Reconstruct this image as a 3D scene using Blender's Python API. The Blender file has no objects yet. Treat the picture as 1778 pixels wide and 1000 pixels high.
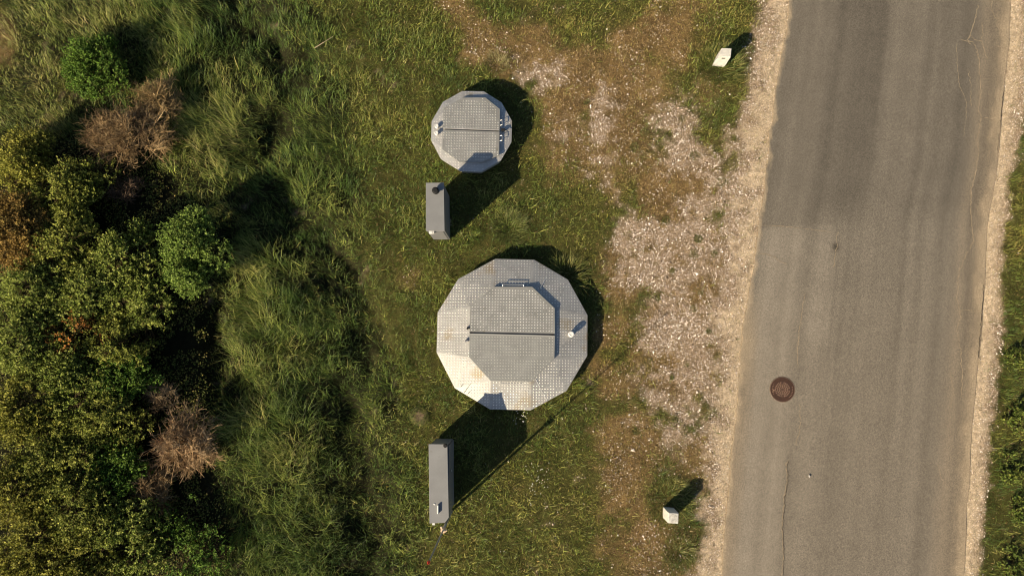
import bpy, bmesh, math, random
import numpy as np
from mathutils import Vector, Matrix

# ------------------------------------------------------------------ camera, sky, sun, exposure
S = bpy.context.scene
IW, IH = 1778.0, 1000.0            # the survey frame in which positions are given
FPX, HCAM = 1185.0, 18.2           # focal length in frame pixels, camera height above the ground
NADIR = (906.0, 614.0)             # the point straight below the drone
CX, CY = IW / 2, IH / 2

d = np.array([(NADIR[0] - CX) / FPX, -(NADIR[1] - CY) / FPX, -1.0]); d /= np.linalg.norm(d)
Zr = -d
Xr = np.array([1.0, 0, 0]) - d * d[0]; Xr /= np.linalg.norm(Xr)
Yr = np.cross(Zr, Xr)
ROT = np.array([Xr, Yr, Zr])       # camera -> world

cam_d = bpy.data.cameras.new('camera'); cam = bpy.data.objects.new('camera', cam_d)
S.collection.objects.link(cam); S.camera = cam
cam_d.sensor_width = 36.0; cam_d.lens = 36.0 * FPX / IW
cam_d.clip_start = 0.1; cam_d.clip_end = 2000
M = Matrix.Identity(4)
for i in range(3):
    for j in range(3): M[i][j] = ROT[i, j]
M[2][3] = HCAM
cam.matrix_world = M

SUN_EL, SUN_DIR = math.radians(30.0), math.radians(42.0)      # light travels towards +x +y
W = bpy.data.worlds.new("World"); S.world = W; W.use_nodes = True
nt = W.node_tree; bg = nt.nodes['Background']
sky = nt.nodes.new('ShaderNodeTexSky'); sky.sky_type = 'NISHITA'; sky.sun_disc = False
sky.sun_elevation = SUN_EL; sky.sun_rotation = math.radians(270 - 42.0)
nt.links.new(sky.outputs[0], bg.inputs[0]); bg.inputs[1].default_value = 0.05
sd = bpy.data.lights.new('sun', 'SUN'); sd.energy = 4.6; sd.angle = math.radians(0.5); sd.color = (1.0, 0.84, 0.60)
so = bpy.data.objects.new('sun', sd); S.collection.objects.link(so)
tv = Vector((math.cos(SUN_DIR) * math.cos(SUN_EL), math.sin(SUN_DIR) * math.cos(SUN_EL), -math.sin(SUN_EL)))
so.rotation_euler = tv.to_track_quat('-Z', 'Y').to_euler(); so.location = (-10, -10, 20)
vs = S.view_settings; vs.view_transform = 'Standard'; vs.look = 'None'; vs.gamma = 1; vs.use_curve_mapping = False
vs.exposure = 0.98
S.cycles.pixel_filter_type = 'BLACKMAN_HARRIS'; S.cycles.filter_width = 1.05
S.cycles.max_bounces = 6; S.cycles.diffuse_bounces = 1; S.cycles.transparent_max_bounces = 4

# ------------------------------------------------------------------ map <-> world
def P(px, py, z=0.0):
    c = np.array([(px - CX) / FPX, -(py - CY) / FPX, -1.0])
    w = ROT @ c
    t = (z - HCAM) / w[2]
    return np.array([w[0] * t, w[1] * t, z])

def PX(x, y, z=0.0):
    p = np.stack([np.asarray(x, float), np.asarray(y, float), np.zeros(np.shape(x)) + z - HCAM], -1)
    c = p @ ROT
    return CX + FPX * c[..., 0] / -c[..., 2], CY - FPX * c[..., 1] / -c[..., 2]

def sm(a, b, x):
    t = np.clip((x - a) / (b - a), 0, 1); return t * t * (3 - 2 * t)

_tab = np.random.default_rng(5).random((16, 256, 256))
def vnoise(x, y, s=0):
    T = _tab[s % 16]
    xi = np.floor(x).astype(int); yi = np.floor(y).astype(int)
    fx = x - xi; fy = y - yi; fx = fx * fx * (3 - 2 * fx); fy = fy * fy * (3 - 2 * fy)
    a = T[xi & 255, yi & 255]; b = T[(xi + 1) & 255, yi & 255]; c = T[xi & 255, (yi + 1) & 255]; e = T[(xi + 1) & 255, (yi + 1) & 255]
    return (a * (1 - fx) + b * fx) * (1 - fy) + (c * (1 - fx) + e * fx) * fy
def fbm(x, y, s=0, o=4):
    r = 0; a = 0.5; n = 0
    for k in range(o):
        r = r + a * vnoise(x * 2 ** k + 17.3 * k, y * 2 ** k - 9.1 * k, s + k); n += a; a *= 0.55
    return r / n

def blobs(u, v, L):
    r = np.zeros(np.shape(u))
    for b in L:
        cx, cy, R = b[:3]; w = b[3] if len(b) > 3 else 1.0; ry = b[4] if len(b) > 4 else R
        q = ((u - cx) / R) ** 2 + ((v - cy) / ry) ** 2
        r = np.maximum(r, w * np.exp(-q * 0.9)) if w > 0 else r
    return r

RL = np.array([(-400, 1412), (0, 1371), (60, 1365), (144, 1350), (228, 1338), (300, 1331), (390, 1317), (458, 1310), (545, 1294), (640, 1284), (733, 1279), (802, 1269), (885, 1262), (1000, 1255), (1400, 1222)], float)
RR = np.array([(-400, 1790), (0, 1755), (84, 1750), (168, 1741), (288, 1731), (390, 1715), (444, 1712), (516, 1708), (610, 1701), (712, 1690), (820, 1683), (892, 1678), (1000, 1674), (1400, 1650)], float)
RG = np.array([(-400, 1850), (150, 1800), (250, 1772), (300, 1758), (444, 1741), (560, 1746), (640, 1735), (748, 1720), (870, 1716), (964, 1708), (1000, 1706), (1400, 1680)], float)
SL = np.array([(-400, 1350), (0, 1318), (100, 1298), (200, 1278), (400, 1252), (600, 1243), (800, 1228), (1000, 1207), (1400, 1170)], float)
ipl = lambda A, v: np.interp(v, A[:, 0], A[:, 1])

GRAVEL = [(915, 120, 40, .75), (950, 135, 50, .7), (1040, 180, 42, .8), (1040, 240, 40, .75), (985, 225, 45, .75), (1030, 290, 40, .7), (1190, 205, 55, .95), (1180, 260, 55, .9), (1215, 290, 60, 1), (1150, 190, 40, .6),
          (1050, 340, 40, .75), (1090, 420, 55, .95), (1110, 470, 60, .95), (1160, 420, 60, .9), (1170, 500, 80, 1), (1220, 430, 80, 1), (1200, 560, 85, 1), (1150, 590, 55, .95), (1190, 650, 85, 1),
          (1160, 690, 55, .9), (1200, 740, 65, .95), (1120, 735, 40, .6), (1220, 800, 35, .75), (1235, 330, 70, .95), (1270, 250, 45, .9), (1245, 680, 55, 1), (1130, 540, 40, .8), (1195, 610, 80, 1), (1215, 960, 24, .7), (1222, 870, 22, .7)]
DRY = [(4, 60, 30, .9, 60), (790, 15, 60, .8), (840, 70, 55, .9), (880, 105, 50, .9), (930, 90, 60, .8), (1000, 150, 90, 1), (1100, 150, 100, 1), (1160, 80, 80, .9), (1190, 20, 70, .7), (1050, 250, 110, 1), (1180, 330, 90, 1),
       (1000, 300, 50, .7), (1080, 480, 70, 1), (1070, 570, 60, .85), (1070, 660, 70, .8), (1100, 760, 80, 1), (1110, 860, 80, .95), (1130, 950, 90, .95), (1190, 990, 70, .8), (1170, 600, 120, 1), (1200, 450, 110, 1), (1230, 160, 50, .8),
       (1010, 660, 45, .5), (700, 470, 50, .45), (690, 560, 40, .4), (1000, 560, 40, .4), (1040, 800, 50, .5), (940, 920, 50, .3), (1210, 800, 60, 1)]
LUSH = [(1255, 105, 42, 1, 48), (1245, 190, 30, .8, 40), (1165, 850, 42, .9), (1190, 905, 34, .8), (1178, 960, 26, .7, 40), (1230, 40, 30, .5)]
DRYTOP = [(10, 60, 40, .9, 60), (60, 170, 90, .6), (40, 30, 70, .6), (330, 270, 60, .6)]

def gravel_mask(u, v, x, y):
    n = fbm(x * 1.3, y * 1.3, 1); n2 = fbm(x * 5, y * 5, 4, 3)
    g = blobs(u, v, GRAVEL)
    n3 = fbm(x * 13, y * 13, 9, 2)
    g = sm(0.30, 1.02, g + (n - 0.5) * 1.25 + (n2 - 0.5) * 1.3 - .07)
    e = SL_d(u, v) + (n - .5) * 60 + (n2 - .5) * 30
    side = sm(-14, 16, e)
    e2 = ipl(RG, v) - u + (n2 - 0.5) * 26 + (n - .5) * 20
    right = np.where(u > ipl(RR, v) - 40, sm(-8, 10, e2), 0)
    lush = blobs(u, v, LUSH)
    g = np.maximum(g * (1 - .9 * lush) * (u < ipl(RL, v) + 30), np.where(u > ipl(RR, v) - 40, right, side * (1 - .35 * lush)))
    return np.clip(g, 0, 1)
def SL_d(u, v): return u - ipl(SL, v)
def sand_mask(u, v, x, y):
    n2 = fbm(x * 3, y * 3, 6, 3) - .5
    dl = ipl(RL, v) - u; dr = u - ipl(RR, v)
    return np.where(u < ipl(RL, v) + 60, sm(52, 10, dl + n2 * 100), sm(40, 10, dr + n2 * 30))
def dry_mask(u, v, x, y):
    n = fbm(x * 1.1 + 3, y * 1.1, 2); n2 = fbm(x * 4, y * 4, 8, 3)
    return np.clip(sm(0.35, 0.85, blobs(u, v, DRY) + (n - .5) * .7 + (n2 - .5) * .4) * (1 - .9 * blobs(u, v, LUSH)), 0, 1)
TR = np.array([(-300, 560), (0, 555), (100, 575), (250, 620), (480, 650), (620, 655), (720, 700), (850, 735), (1000, 745), (1300, 760)], float)   # right edge of the tall grass
TL = np.array([(-300, -300), (0, -260), (170, -200), (235, 20), (270, 240), (310, 320), (420, 390), (560, 370), (650, 365), (800, 390), (900, 400), (1000, 395), (1300, 390)], float)   # edge of the thicket
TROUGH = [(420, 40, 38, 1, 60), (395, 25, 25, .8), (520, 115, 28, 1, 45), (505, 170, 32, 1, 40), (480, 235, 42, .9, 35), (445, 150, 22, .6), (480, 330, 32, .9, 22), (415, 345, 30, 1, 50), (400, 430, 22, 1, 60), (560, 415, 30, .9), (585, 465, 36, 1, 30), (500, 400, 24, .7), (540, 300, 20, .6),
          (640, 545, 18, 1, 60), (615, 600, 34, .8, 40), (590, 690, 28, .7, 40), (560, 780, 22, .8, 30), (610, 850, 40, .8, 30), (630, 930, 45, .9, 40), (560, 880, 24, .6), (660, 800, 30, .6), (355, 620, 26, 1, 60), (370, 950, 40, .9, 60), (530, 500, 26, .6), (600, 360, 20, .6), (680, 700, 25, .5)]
RIDGE = [(250, 40, 80, .6), (340, 60, 60, .7), (380, 250, 60, .9), (470, 180, 25, .5), (430, 290, 40, .7), (450, 480, 40, 1, 60), (480, 560, 60, .9), (430, 640, 45, 1), (490, 720, 70, .9), (420, 740, 45, .8), (480, 820, 70, 1), (520, 930, 70, .9), (460, 960, 60, .9), (560, 330, 40, .6), (530, 250, 40, .5), (600, 250, 40, .4), (560, 640, 40, .7), (330, 180, 50, .6)]
DITCH = [np.array([(400, -60), (425, 40), (470, 90), (515, 115), (505, 170), (470, 235), (440, 290)], float), np.array([(470, 330), (500, 395), (560, 415), (592, 468), (640, 520), (648, 580), (620, 625), (592, 690), (600, 760), (640, 830), (632, 930), (650, 1080)], float),
         np.array([(360, 560), (352, 640), (365, 690)], float)]
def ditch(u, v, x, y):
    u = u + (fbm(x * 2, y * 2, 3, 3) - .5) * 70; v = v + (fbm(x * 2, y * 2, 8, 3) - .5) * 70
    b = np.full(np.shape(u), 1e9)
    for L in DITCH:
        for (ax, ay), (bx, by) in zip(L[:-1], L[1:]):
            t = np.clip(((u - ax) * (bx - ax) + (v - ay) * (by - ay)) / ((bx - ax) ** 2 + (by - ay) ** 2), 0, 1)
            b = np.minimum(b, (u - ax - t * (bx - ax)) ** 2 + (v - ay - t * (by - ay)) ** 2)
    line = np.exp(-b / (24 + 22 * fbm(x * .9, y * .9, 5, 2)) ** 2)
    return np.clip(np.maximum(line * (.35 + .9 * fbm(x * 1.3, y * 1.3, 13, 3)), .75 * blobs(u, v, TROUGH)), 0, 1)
def tall_mask(u, v, x, y):
    n = (fbm(x * .9, y * .9, 9) - .5)
    return sm(-25, 45, ipl(TR, v) - u + n * 110) * sm(-40, 10, u - ipl(TL, v) + n * 50)
def tall_height(u, v, x, y):
    n = fbm(x * 1.9, y * 1.9, 11)
    h = .34 + .42 * blobs(u, v, RIDGE) + (n - .5) * .6
    return np.clip(h * (1 - .45 * ditch(u, v, x, y)) * (1 - .35 * sm(330, 200, u) * sm(300, 200, v)), .1, .9)

# ------------------------------------------------------------------ object helpers
def link(o, parent=None):
    S.collection.objects.link(o)
    if parent is not None: o.parent = parent
    return o
def tag(o, label=None, cat=None, group=None, kind=None):
    if label: o['label'] = label
    if cat: o['category'] = cat
    if group: o['group'] = group
    if kind: o['kind'] = kind
    return o
def thing(name, label, cat, loc, group=None):
    o = bpy.data.objects.new(name, None); o.empty_display_size = .2
    link(o); o.location = tuple(float(c) for c in loc); return tag(o, label, cat, group)
def npmesh(name, V, F, mats, col=None, mi=None, parent=None, smooth=False):
    """F: list of (k,n) index arrays (n = corners per face)."""
    V = np.asarray(V, np.float32); me = bpy.data.meshes.new(name)
    loops = np.concatenate([f.ravel() for f in F]).astype(np.int32)
    tot = np.concatenate([np.full(len(f), f.shape[1]) for f in F]).astype(np.int32)
    st = np.concatenate([[0], np.cumsum(tot)[:-1]]).astype(np.int32)
    me.vertices.add(len(V)); me.vertices.foreach_set('co', V.ravel())
    me.loops.add(len(loops)); me.loops.foreach_set('vertex_index', loops)
    me.polygons.add(len(tot)); me.polygons.foreach_set('loop_start', st)
    if mi is not None: me.polygons.foreach_set('material_index', np.asarray(mi, np.int32))
    me.update(calc_edges=True)
    me.polygons.foreach_set('use_smooth', np.full(len(tot), smooth, bool))
    if col is not None:
        a = me.color_attributes.new('Col', 'FLOAT_COLOR', 'POINT')
        c = np.ones((len(V), 4), np.float32); c[:, :3] = col; a.data.foreach_set('color', c.ravel())
    for m in (mats if isinstance(mats, (list, tuple)) else [mats]): me.materials.append(m)
    return link(bpy.data.objects.new(name, me), parent)

class MB:
    """collects simple solids into one mesh"""
    def __init__(s): s.bm = bmesh.new()
    def prism(s, bot, top, mi=0, cap=True):
        n = len(bot); B = [s.bm.verts.new(tuple(map(float, p))) for p in bot]; T = [s.bm.verts.new(tuple(map(float, p))) for p in top]
        fs = [s.bm.faces.new((B[i], B[(i + 1) % n], T[(i + 1) % n], T[i])) for i in range(n)]
        if cap: fs += [s.bm.faces.new(T), s.bm.faces.new(B[::-1])]
        for f in fs: f.material_index = mi
        return B, T
    def box(s, c, h, rz=0, mi=0):
        ca, sa = math.cos(rz), math.sin(rz)
        q = [(c[0] + ca * a * h[0] - sa * b * h[1], c[1] + sa * a * h[0] + ca * b * h[1]) for a, b in ((-1, -1), (1, -1), (1, 1), (-1, 1))]
        return s.prism([(x, y, c[2] - h[2]) for x, y in q], [(x, y, c[2] + h[2]) for x, y in q], mi)
    def tube(s, a, b, r0, r1=None, n=16, mi=0):
        a = Vector(tuple(map(float, a))); b = Vector(tuple(map(float, b))); r1 = r0 if r1 is None else r1
        ax = (b - a).normalized(); u = ax.orthogonal().normalized(); w = ax.cross(u)
        ring = lambda c, r: [c + (u * math.cos(2 * math.pi * k / n) + w * math.sin(2 * math.pi * k / n)) * r for k in range(n)]
        return s.prism(ring(a, r0), ring(b, r1), mi)
    def lathe(s, c, prof, n=28, mi=0):
        rings = [[s.bm.verts.new((c[0] + r * math.cos(2 * math.pi * k / n), c[1] + r * math.sin(2 * math.pi * k / n), c[2] + z)) for k in range(n)] for r, z in prof]
        for A, B in zip(rings, rings[1:]):
            for k in range(n): s.bm.faces.new((A[k], A[(k + 1) % n], B[(k + 1) % n], B[k])).material_index = mi
        s.bm.faces.new(rings[-1]).material_index = mi; s.bm.faces.new(rings[0][::-1]).material_index = mi
    def build(s, name, mats, parent=None, bevel=0, smooth=False, origin=None):
        bmesh.ops.recalc_face_normals(s.bm, faces=s.bm.faces[:])
        if origin is not None: bmesh.ops.translate(s.bm, verts=s.bm.verts[:], vec=tuple(-float(c) for c in origin))
        me = bpy.data.meshes.new(name); s.bm.to_mesh(me); s.bm.free()
        for m in (mats if isinstance(mats, (list, tuple)) else [mats]): me.materials.append(m)
        if smooth: me.polygons.foreach_set('use_smooth', np.ones(len(me.polygons), bool))
        o = link(bpy.data.objects.new(name, me), parent)
        if bevel:
            b = o.modifiers.new('bevel', 'BEVEL'); b.width = bevel; b.segments = 2; b.limit_method = 'ANGLE'
        return o

# ------------------------------------------------------------------ materials
def mat(name, col=(.5, .5, .5), rough=.6, metal=0., spec=.5, attr=False, noise=None, bump=None, transl=0., mottled=None):
    m = bpy.data.materials.new(name); m.use_nodes = True; t = m.node_tree; L = t.links
    b = t.nodes['Principled BSDF']; b.inputs['Roughness'].default_value = rough; b.inputs['Metallic'].default_value = metal
    b.inputs['Specular IOR Level'].default_value = spec
    if attr:
        a = t.nodes.new('ShaderNodeVertexColor'); a.layer_name = 'Col'; src = a.outputs[0]
    else:
        r = t.nodes.new('ShaderNodeRGB'); r.outputs[0].default_value = (*col, 1); src = r.outputs[0]
    tc = t.nodes.new('ShaderNodeTexCoord')
    for (sc, lo, hi, det) in (noise or []):
        n = t.nodes.new('ShaderNodeTexNoise'); n.inputs['Scale'].default_value = sc; n.inputs['Detail'].default_value = det
        L.new(tc.outputs['Object'], n.inputs['Vector'])
        mr = t.nodes.new('ShaderNodeMapRange'); mr.inputs['From Min'].default_value = .3; mr.inputs['From Max'].default_value = .7
        mr.inputs['To Min'].default_value = lo; mr.inputs['To Max'].default_value = hi; L.new(n.outputs[0], mr.inputs[0])
        x = t.nodes.new('ShaderNodeVectorMath'); x.operation = 'SCALE'; L.new(src, x.inputs[0]); L.new(mr.outputs[0], x.inputs['Scale']); src = x.outputs[0]
    if mottled:      # stains: (scale, colour, threshold)
        sc, c2, th = mottled
        n = t.nodes.new('ShaderNodeTexNoise'); n.inputs['Scale'].default_value = sc; n.inputs['Detail'].default_value = 6; L.new(tc.outputs['Object'], n.inputs['Vector'])
        mr = t.nodes.new('ShaderNodeMapRange'); mr.inputs['From Min'].default_value = th; mr.inputs['From Max'].default_value = th + .12; L.new(n.outputs[0], mr.inputs[0])
        mx = t.nodes.new('ShaderNodeMix'); mx.data_type = 'RGBA'; L.new(mr.outputs[0], mx.inputs['Factor']); L.new(src, mx.inputs['A']); mx.inputs['B'].default_value = (*c2, 1); src = mx.outputs['Result']
    L.new(src, b.inputs['Base Color'])
    if bump:
        n = t.nodes.new('ShaderNodeTexNoise'); n.inputs['Scale'].default_value = bump[0]; n.inputs['Detail'].default_value = 4; L.new(tc.outputs['Object'], n.inputs['Vector'])
        bp = t.nodes.new('ShaderNodeBump'); bp.inputs['Strength'].default_value = bump[1]; bp.inputs['Distance'].default_value = bump[2]
        L.new(n.outputs[0], bp.inputs['Height']); L.new(bp.outputs[0], b.inputs['Normal'])
    if transl:
        out = t.nodes['Material Output']; tr = t.nodes.new('ShaderNodeBsdfTranslucent'); L.new(src, tr.inputs[0])
        mx = t.nodes.new('ShaderNodeMixShader'); mx.inputs[0].default_value = transl
        L.new(b.outputs[0], mx.inputs[1]); L.new(tr.outputs[0], mx.inputs[2]); L.new(mx.outputs[0], out.inputs[0])
    return m
M_ground = mat('ground_soil', attr=True, rough=.95, spec=.1, noise=[(9, .75, 1.25, 4), (38, .62, 1.38, 3), (110, .55, 1.5, 2)], bump=(55, .9, .03))
M_road = mat('asphalt', attr=True, rough=.85, spec=.25, noise=[(1.3, .94, 1.06, 3), (28, .80, 1.2, 3), (75, .62, 1.40, 2)], bump=(70, .5, .01))
M_crack = mat('crack_sand', (.27, .215, .15), .95, spec=.1, noise=[(30, .6, 1.3, 2)])
M_crackdark = mat('crack_gap', (.035, .03, .025), .95, spec=.1)
M_stone = mat('gravel', attr=True, rough=.85, spec=.2)
M_grass = mat('grass_blade', attr=True, rough=.5, spec=.3, transl=.12)
M_leaf = mat('leaf', attr=True, rough=.6, spec=.15, transl=.2)
M_bark = mat('bark', attr=True, rough=.9, spec=.1)
M_alu = mat('tread_plate', (.39, .382, .362), .50, .55, noise=[(2.5, .85, 1.12, 5), (25, .9, 1.1, 3)], mottled=(1.6, (.33, .28, .20), .60))
M_alud = mat('tread_plate_worn_stud', (.72, .695, .65), .42, .55, noise=[(3, .75, 1.12, 3), (14, .72, 1.15, 4)])
M_alu2 = mat('tread_plate_dull', (.325, .322, .298), .47, .5, noise=[(3, .9, 1.1, 4), (30, .92, 1.08, 3)])
M_alud2 = mat('tread_plate_dull_stud', (.44, .43, .39), .46, .5)
M_hatch = mat('tread_plate_hatch', (.33, .325, .30), .47, .5, noise=[(3, .85, 1.1, 5), (30, .92, 1.08, 3)], mottled=(5, (.24, .22, .17), .66))
M_rimlt = mat('tread_plate_rim', (.47, .46, .44), .45, .6, noise=[(2.5, .85, 1.12, 5), (25, .9, 1.1, 3)], mottled=(1.6, (.40, .35, .26), .62))
M_conc = mat('concrete', (.36, .34, .31), .9, spec=.2, noise=[(12, .75, 1.2, 5)], bump=(40, .3, .01))
M_steel = mat('grey_paint', (.205, .206, .206), .45, 0, .4, noise=[(2, .88, 1.10, 4), (60, .95, 1.05, 2)], mottled=(7, (.17, .165, .15), .66))
M_steelside = mat('dark_paint', (.085, .09, .10), .5, 0, .4, noise=[(3, .9, 1.1, 3)])
M_black = mat('black_plastic', (.015, .015, .016), .75, 0, .2)
M_white = mat('white_plastic', (.66, .65, .62), .4)
M_zinc = mat('bright_zinc', (.50, .49, .47), .4, .7)
M_stonew = mat('marker_paint', (.55, .53, .48), .85, spec=.2, noise=[(9, .88, 1.08, 5)], mottled=(16, (.30, .27, .22), .63), bump=(35, .4, .01))
M_stoneg = mat('marker_granite', (.30, .27, .24), .9, spec=.2, noise=[(15, .7, 1.2, 4)])
M_iron = mat('rusty_iron', (.050, .022, .013), .75, .2, noise=[(10, .75, 1.25, 4)])
M_ironlt = mat('worn_iron', (.40, .27, .19), .6, .3, noise=[(20, .8, 1.2, 2)])
M_ironrim = mat('rim_iron', (.15, .105, .075), .8, .1, noise=[(14, .7, 1.2, 3)])
M_red = mat('red_cap', (.6, .03, .02), .4)
M_tan = mat('tan_plastic', (.62, .46, .30), .5)
M_pole = mat('grey_pole', (.42, .41, .39), .4, .4)
M_flower = mat('white_petal', (.7, .69, .62), .6)

# ------------------------------------------------------------------ ground sheet
rng = np.random.default_rng(11)
far = np.array([2, 5, 10, 20, 40, 80, 160, 320, 600.])
gx = np.concatenate([-16.5 - far[::-1], np.arange(-16.5, 16.5, .06), 16.5 + far])
gy = np.concatenate([-9.5 - far[::-1], np.arange(-9.5, 12, .06), 12 + far])
X, Y = np.meshgrid(gx, gy); x, y = X.ravel(), Y.ravel(); u, v = PX(x, y)
ok = (np.abs(x) < 40) & (np.abs(y) < 40); u = np.where(ok, u, -900); v = np.where(ok, v, 500)
def ground_fields(u, v, x, y):
    return gravel_mask(u, v, x, y), sand_mask(u, v, x, y), dry_mask(u, v, x, y), tall_mask(u, v, x, y)
def relief(x, y, u, v):
    g = gravel_mask(u, v, x, y); n = fbm(x * .8, y * .8, 3, 4) - .5
    z = -.012 + n * .10 * (1 - np.clip(g * 1.3, 0, 1)) + (vnoise(x * 4, y * 4, 7) - .5) * .02 * (1 - np.clip(g * 3, 0, 1))
    z = z - .42 * ditch(u, v, x, y) * tall_mask(u, v, x, y)
    inroad = sm(-14, -2, u - ipl(RL, v)) * sm(14, 2, u - ipl(RR, v))
    core = (u > ipl(RL, v) + 2) & (u < ipl(RR, v) - 2)
    z = z * (1 - inroad) - .02 * inroad; return np.where(core, -.045, z)
g, sa, dr, ta = ground_fields(u, v, x, y)
n1 = fbm(x * 2.2, y * 2.2, 12, 4)[:, None]; n2 = (.3 + .4 * rng.random((len(x), 1)) * .5 + .5 * (fbm(x * 7, y * 7, 13, 3)[:, None] - .3))
c_soil_shade = np.array([.020, .020, .008]) * (.7 + .6 * n1)  # near black, with the shade between tall grass painted into the soil colour
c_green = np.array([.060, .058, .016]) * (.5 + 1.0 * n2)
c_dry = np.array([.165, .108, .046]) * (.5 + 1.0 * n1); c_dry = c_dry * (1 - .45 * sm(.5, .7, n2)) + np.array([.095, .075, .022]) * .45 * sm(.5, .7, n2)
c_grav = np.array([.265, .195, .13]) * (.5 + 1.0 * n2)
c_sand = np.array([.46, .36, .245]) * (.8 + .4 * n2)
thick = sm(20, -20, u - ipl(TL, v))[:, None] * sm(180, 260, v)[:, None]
col = c_green * (1 - ta[:, None]) + c_soil_shade * ta[:, None]; col = col * (1 - thick) + c_soil_shade * .7 * thick
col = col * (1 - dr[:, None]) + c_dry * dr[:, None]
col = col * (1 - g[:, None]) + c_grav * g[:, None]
sm_ = (sa * g)[:, None]; col = col * (1 - sm_) + c_sand * sm_
nx, ny = len(gx), len(gy)
idx = np.arange(nx * ny).reshape(ny, nx)
quads = np.stack([idx[:-1, :-1], idx[:-1, 1:], idx[1:, 1:], idx[1:, :-1]], -1).reshape(-1, 4)
z = relief(x, y, u, v); z = np.where(ok, z, -.05)
ZG = z.reshape(ny, nx); IX0 = IY0 = len(far)
def relief(x, y, u=None, v=None):      # height of the ground sheet as built
    a = np.clip((x + 16.5) / .06, 0, 548.9); b = np.clip((y + 9.5) / .06, 0, 357.9); i = a.astype(int); j = b.astype(int); a = a - i; b = b - j
    i = i + IX0; j = j + IY0
    return (ZG[j, i] * (1 - a) + ZG[j, i + 1] * a) * (1 - b) + (ZG[j + 1, i] * (1 - a) + ZG[j + 1, i + 1] * a) * b
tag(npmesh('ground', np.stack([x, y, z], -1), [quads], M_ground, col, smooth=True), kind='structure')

# ------------------------------------------------------------------ road
fv = np.concatenate([np.linspace(-3600, -420, 20), np.arange(-400, 1400, 4.0), np.linspace(1450, 5200, 20)])
def edge_pt(A, vv):
    if -400 <= vv <= 1400: uu = ipl(A, vv)
    return P(uu, vv)
rowsL = []; rowsR = []; vs_ = []
for vv in np.arange(-400, 1401, 3.0):
    rowsL.append(P(ipl(RL, vv), vv)); rowsR.append(P(ipl(RR, vv), vv)); vs_.append(vv)
rowsL = np.array(rowsL); rowsR = np.array(rowsR)
def ext(A, o):   # straight on beyond the surveyed stretch
    a = A[0] + (A[0] - A[30]) / np.linalg.norm(A[0] - A[30]) * o[::-1, None]
    b = A[-1] + (A[-1] - A[-31]) / np.linalg.norm(A[-1] - A[-31]) * o[:, None]
    return np.concatenate([a, A, b])
o_ = np.array([2, 6, 15, 40, 90, 200, 400.]); rowsL, rowsR = ext(rowsL, o_), ext(rowsR, o_)
rowsL[:, 0] += (fbm(rowsL[:, 1] * 2.5, rowsL[:, 1] * 0 + 3, 2, 4) - .5) * .11; rowsR[:, 0] += (fbm(rowsR[:, 1] * 2.5, rowsR[:, 1] * 0 + 9, 3, 4) - .5) * .08
NF = 120; ff = np.linspace(0, 1, NF)
V = rowsL[:, None, :] * (1 - ff)[None, :, None] + rowsR[:, None, :] * ff[None, :, None]
nr = len(V); x, y = V[..., 0].ravel(), V[..., 1].ravel(); u, v = PX(x, y); f = np.tile(ff, nr)
far_ = (np.abs(y) > 30); v = np.where(far_, 500, v); u = np.where(far_, 1500, u)
V[..., 2] = .004 + .03 * (1 - (2 * ff - 1)[None, :] ** 2) * .6
lat = (f + (fbm(y * .35, y * 0, 4, 3) - .5) * .05)
streak = fbm(lat * 16, y * .04, 5, 3)
up = sm(420, 340, v)
ga = lambda c, w: np.exp(-((lat - c) / w) ** 2)
tone = .139 + .052 * (streak - .5) * 2
tone = tone * (1 - .13 * up - .20 * up * ga(.34, .12) - .05 * ga(.70, .10) - .10 * up * ga(.78, .06) + .08 * ga(.52, .08) * up - .04 * ga(.4, .05))
PB = np.array([(380, 1452), (400, 1452), (502, 1447), (574, 1440), (660, 1434), (712, 1427), (842, 1416), (1000, 1404), (1400, 1375)], float)
patch = (sm(391, 394, v + (f * 20 - 4)) * sm(2, -4, u - ipl(PB, v) + (streak - .5) * 14))
crk = np.interp(v, [500, 610, 710, 806, 863, 914, 1000, 1400], [1399, 1384, 1389, 1364, 1361, 1357, 1357, 1350])
dk = patch * sm(-10, 12, u - crk) * sm(560, 640, v)
tone = tone * (1 + .27 * patch) * (1 - .19 * dk); tone = tone * (1 - .08 * patch * sm(1370, 1420, u) * (v < 560))
tone = tone * (1 - .75 * np.exp(-((u - 1450) / 6) ** 2 - ((v - 429) / 7) ** 2))
col = tone[:, None] * np.array([1.0, .88, .715])
warm = (sm(.82, 1.0, f + (streak - .5) * .12) * .55 + sm(.10, 0, f + (streak - .5) * .06) * .45 * sm(480, 600, v) * (1 - .0 * v) + .12 * sm(300, 800, v))[:, None]
col = col * (1 - warm) + np.array([.225, .175, .118]) * warm
edge = (sm(.018, 0, f + (fbm(x * 9, y * 3, 3, 3) - .5) * .03) + sm(.945, 1, f + (fbm(x * 5, y * 2, 4, 4) - .5) * .09))[:, None] * .7
col = col * (1 - edge) + np.array([.33, .26, .175]) * edge
tan_ = (np.exp(-((u - 1296) / 14) ** 2 - ((v - 590) / 60) ** 2) * .5)[:, None]; col = col * (1 - tan_) + np.array([.30, .24, .165]) * tan_
idx = np.arange(nr * NF).reshape(nr, NF)
quads = np.stack([idx[:-1, :-1], idx[1:, :-1], idx[1:, 1:], idx[:-1, 1:]], -1).reshape(-1, 4)
VV = V.reshape(-1, 3); FF = [quads]; mis = [np.zeros(len(quads), int)]; CC = col
sk0 = np.arange(len(VV)); L0 = idx[:, 0]; R0 = idx[:, -1]
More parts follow.
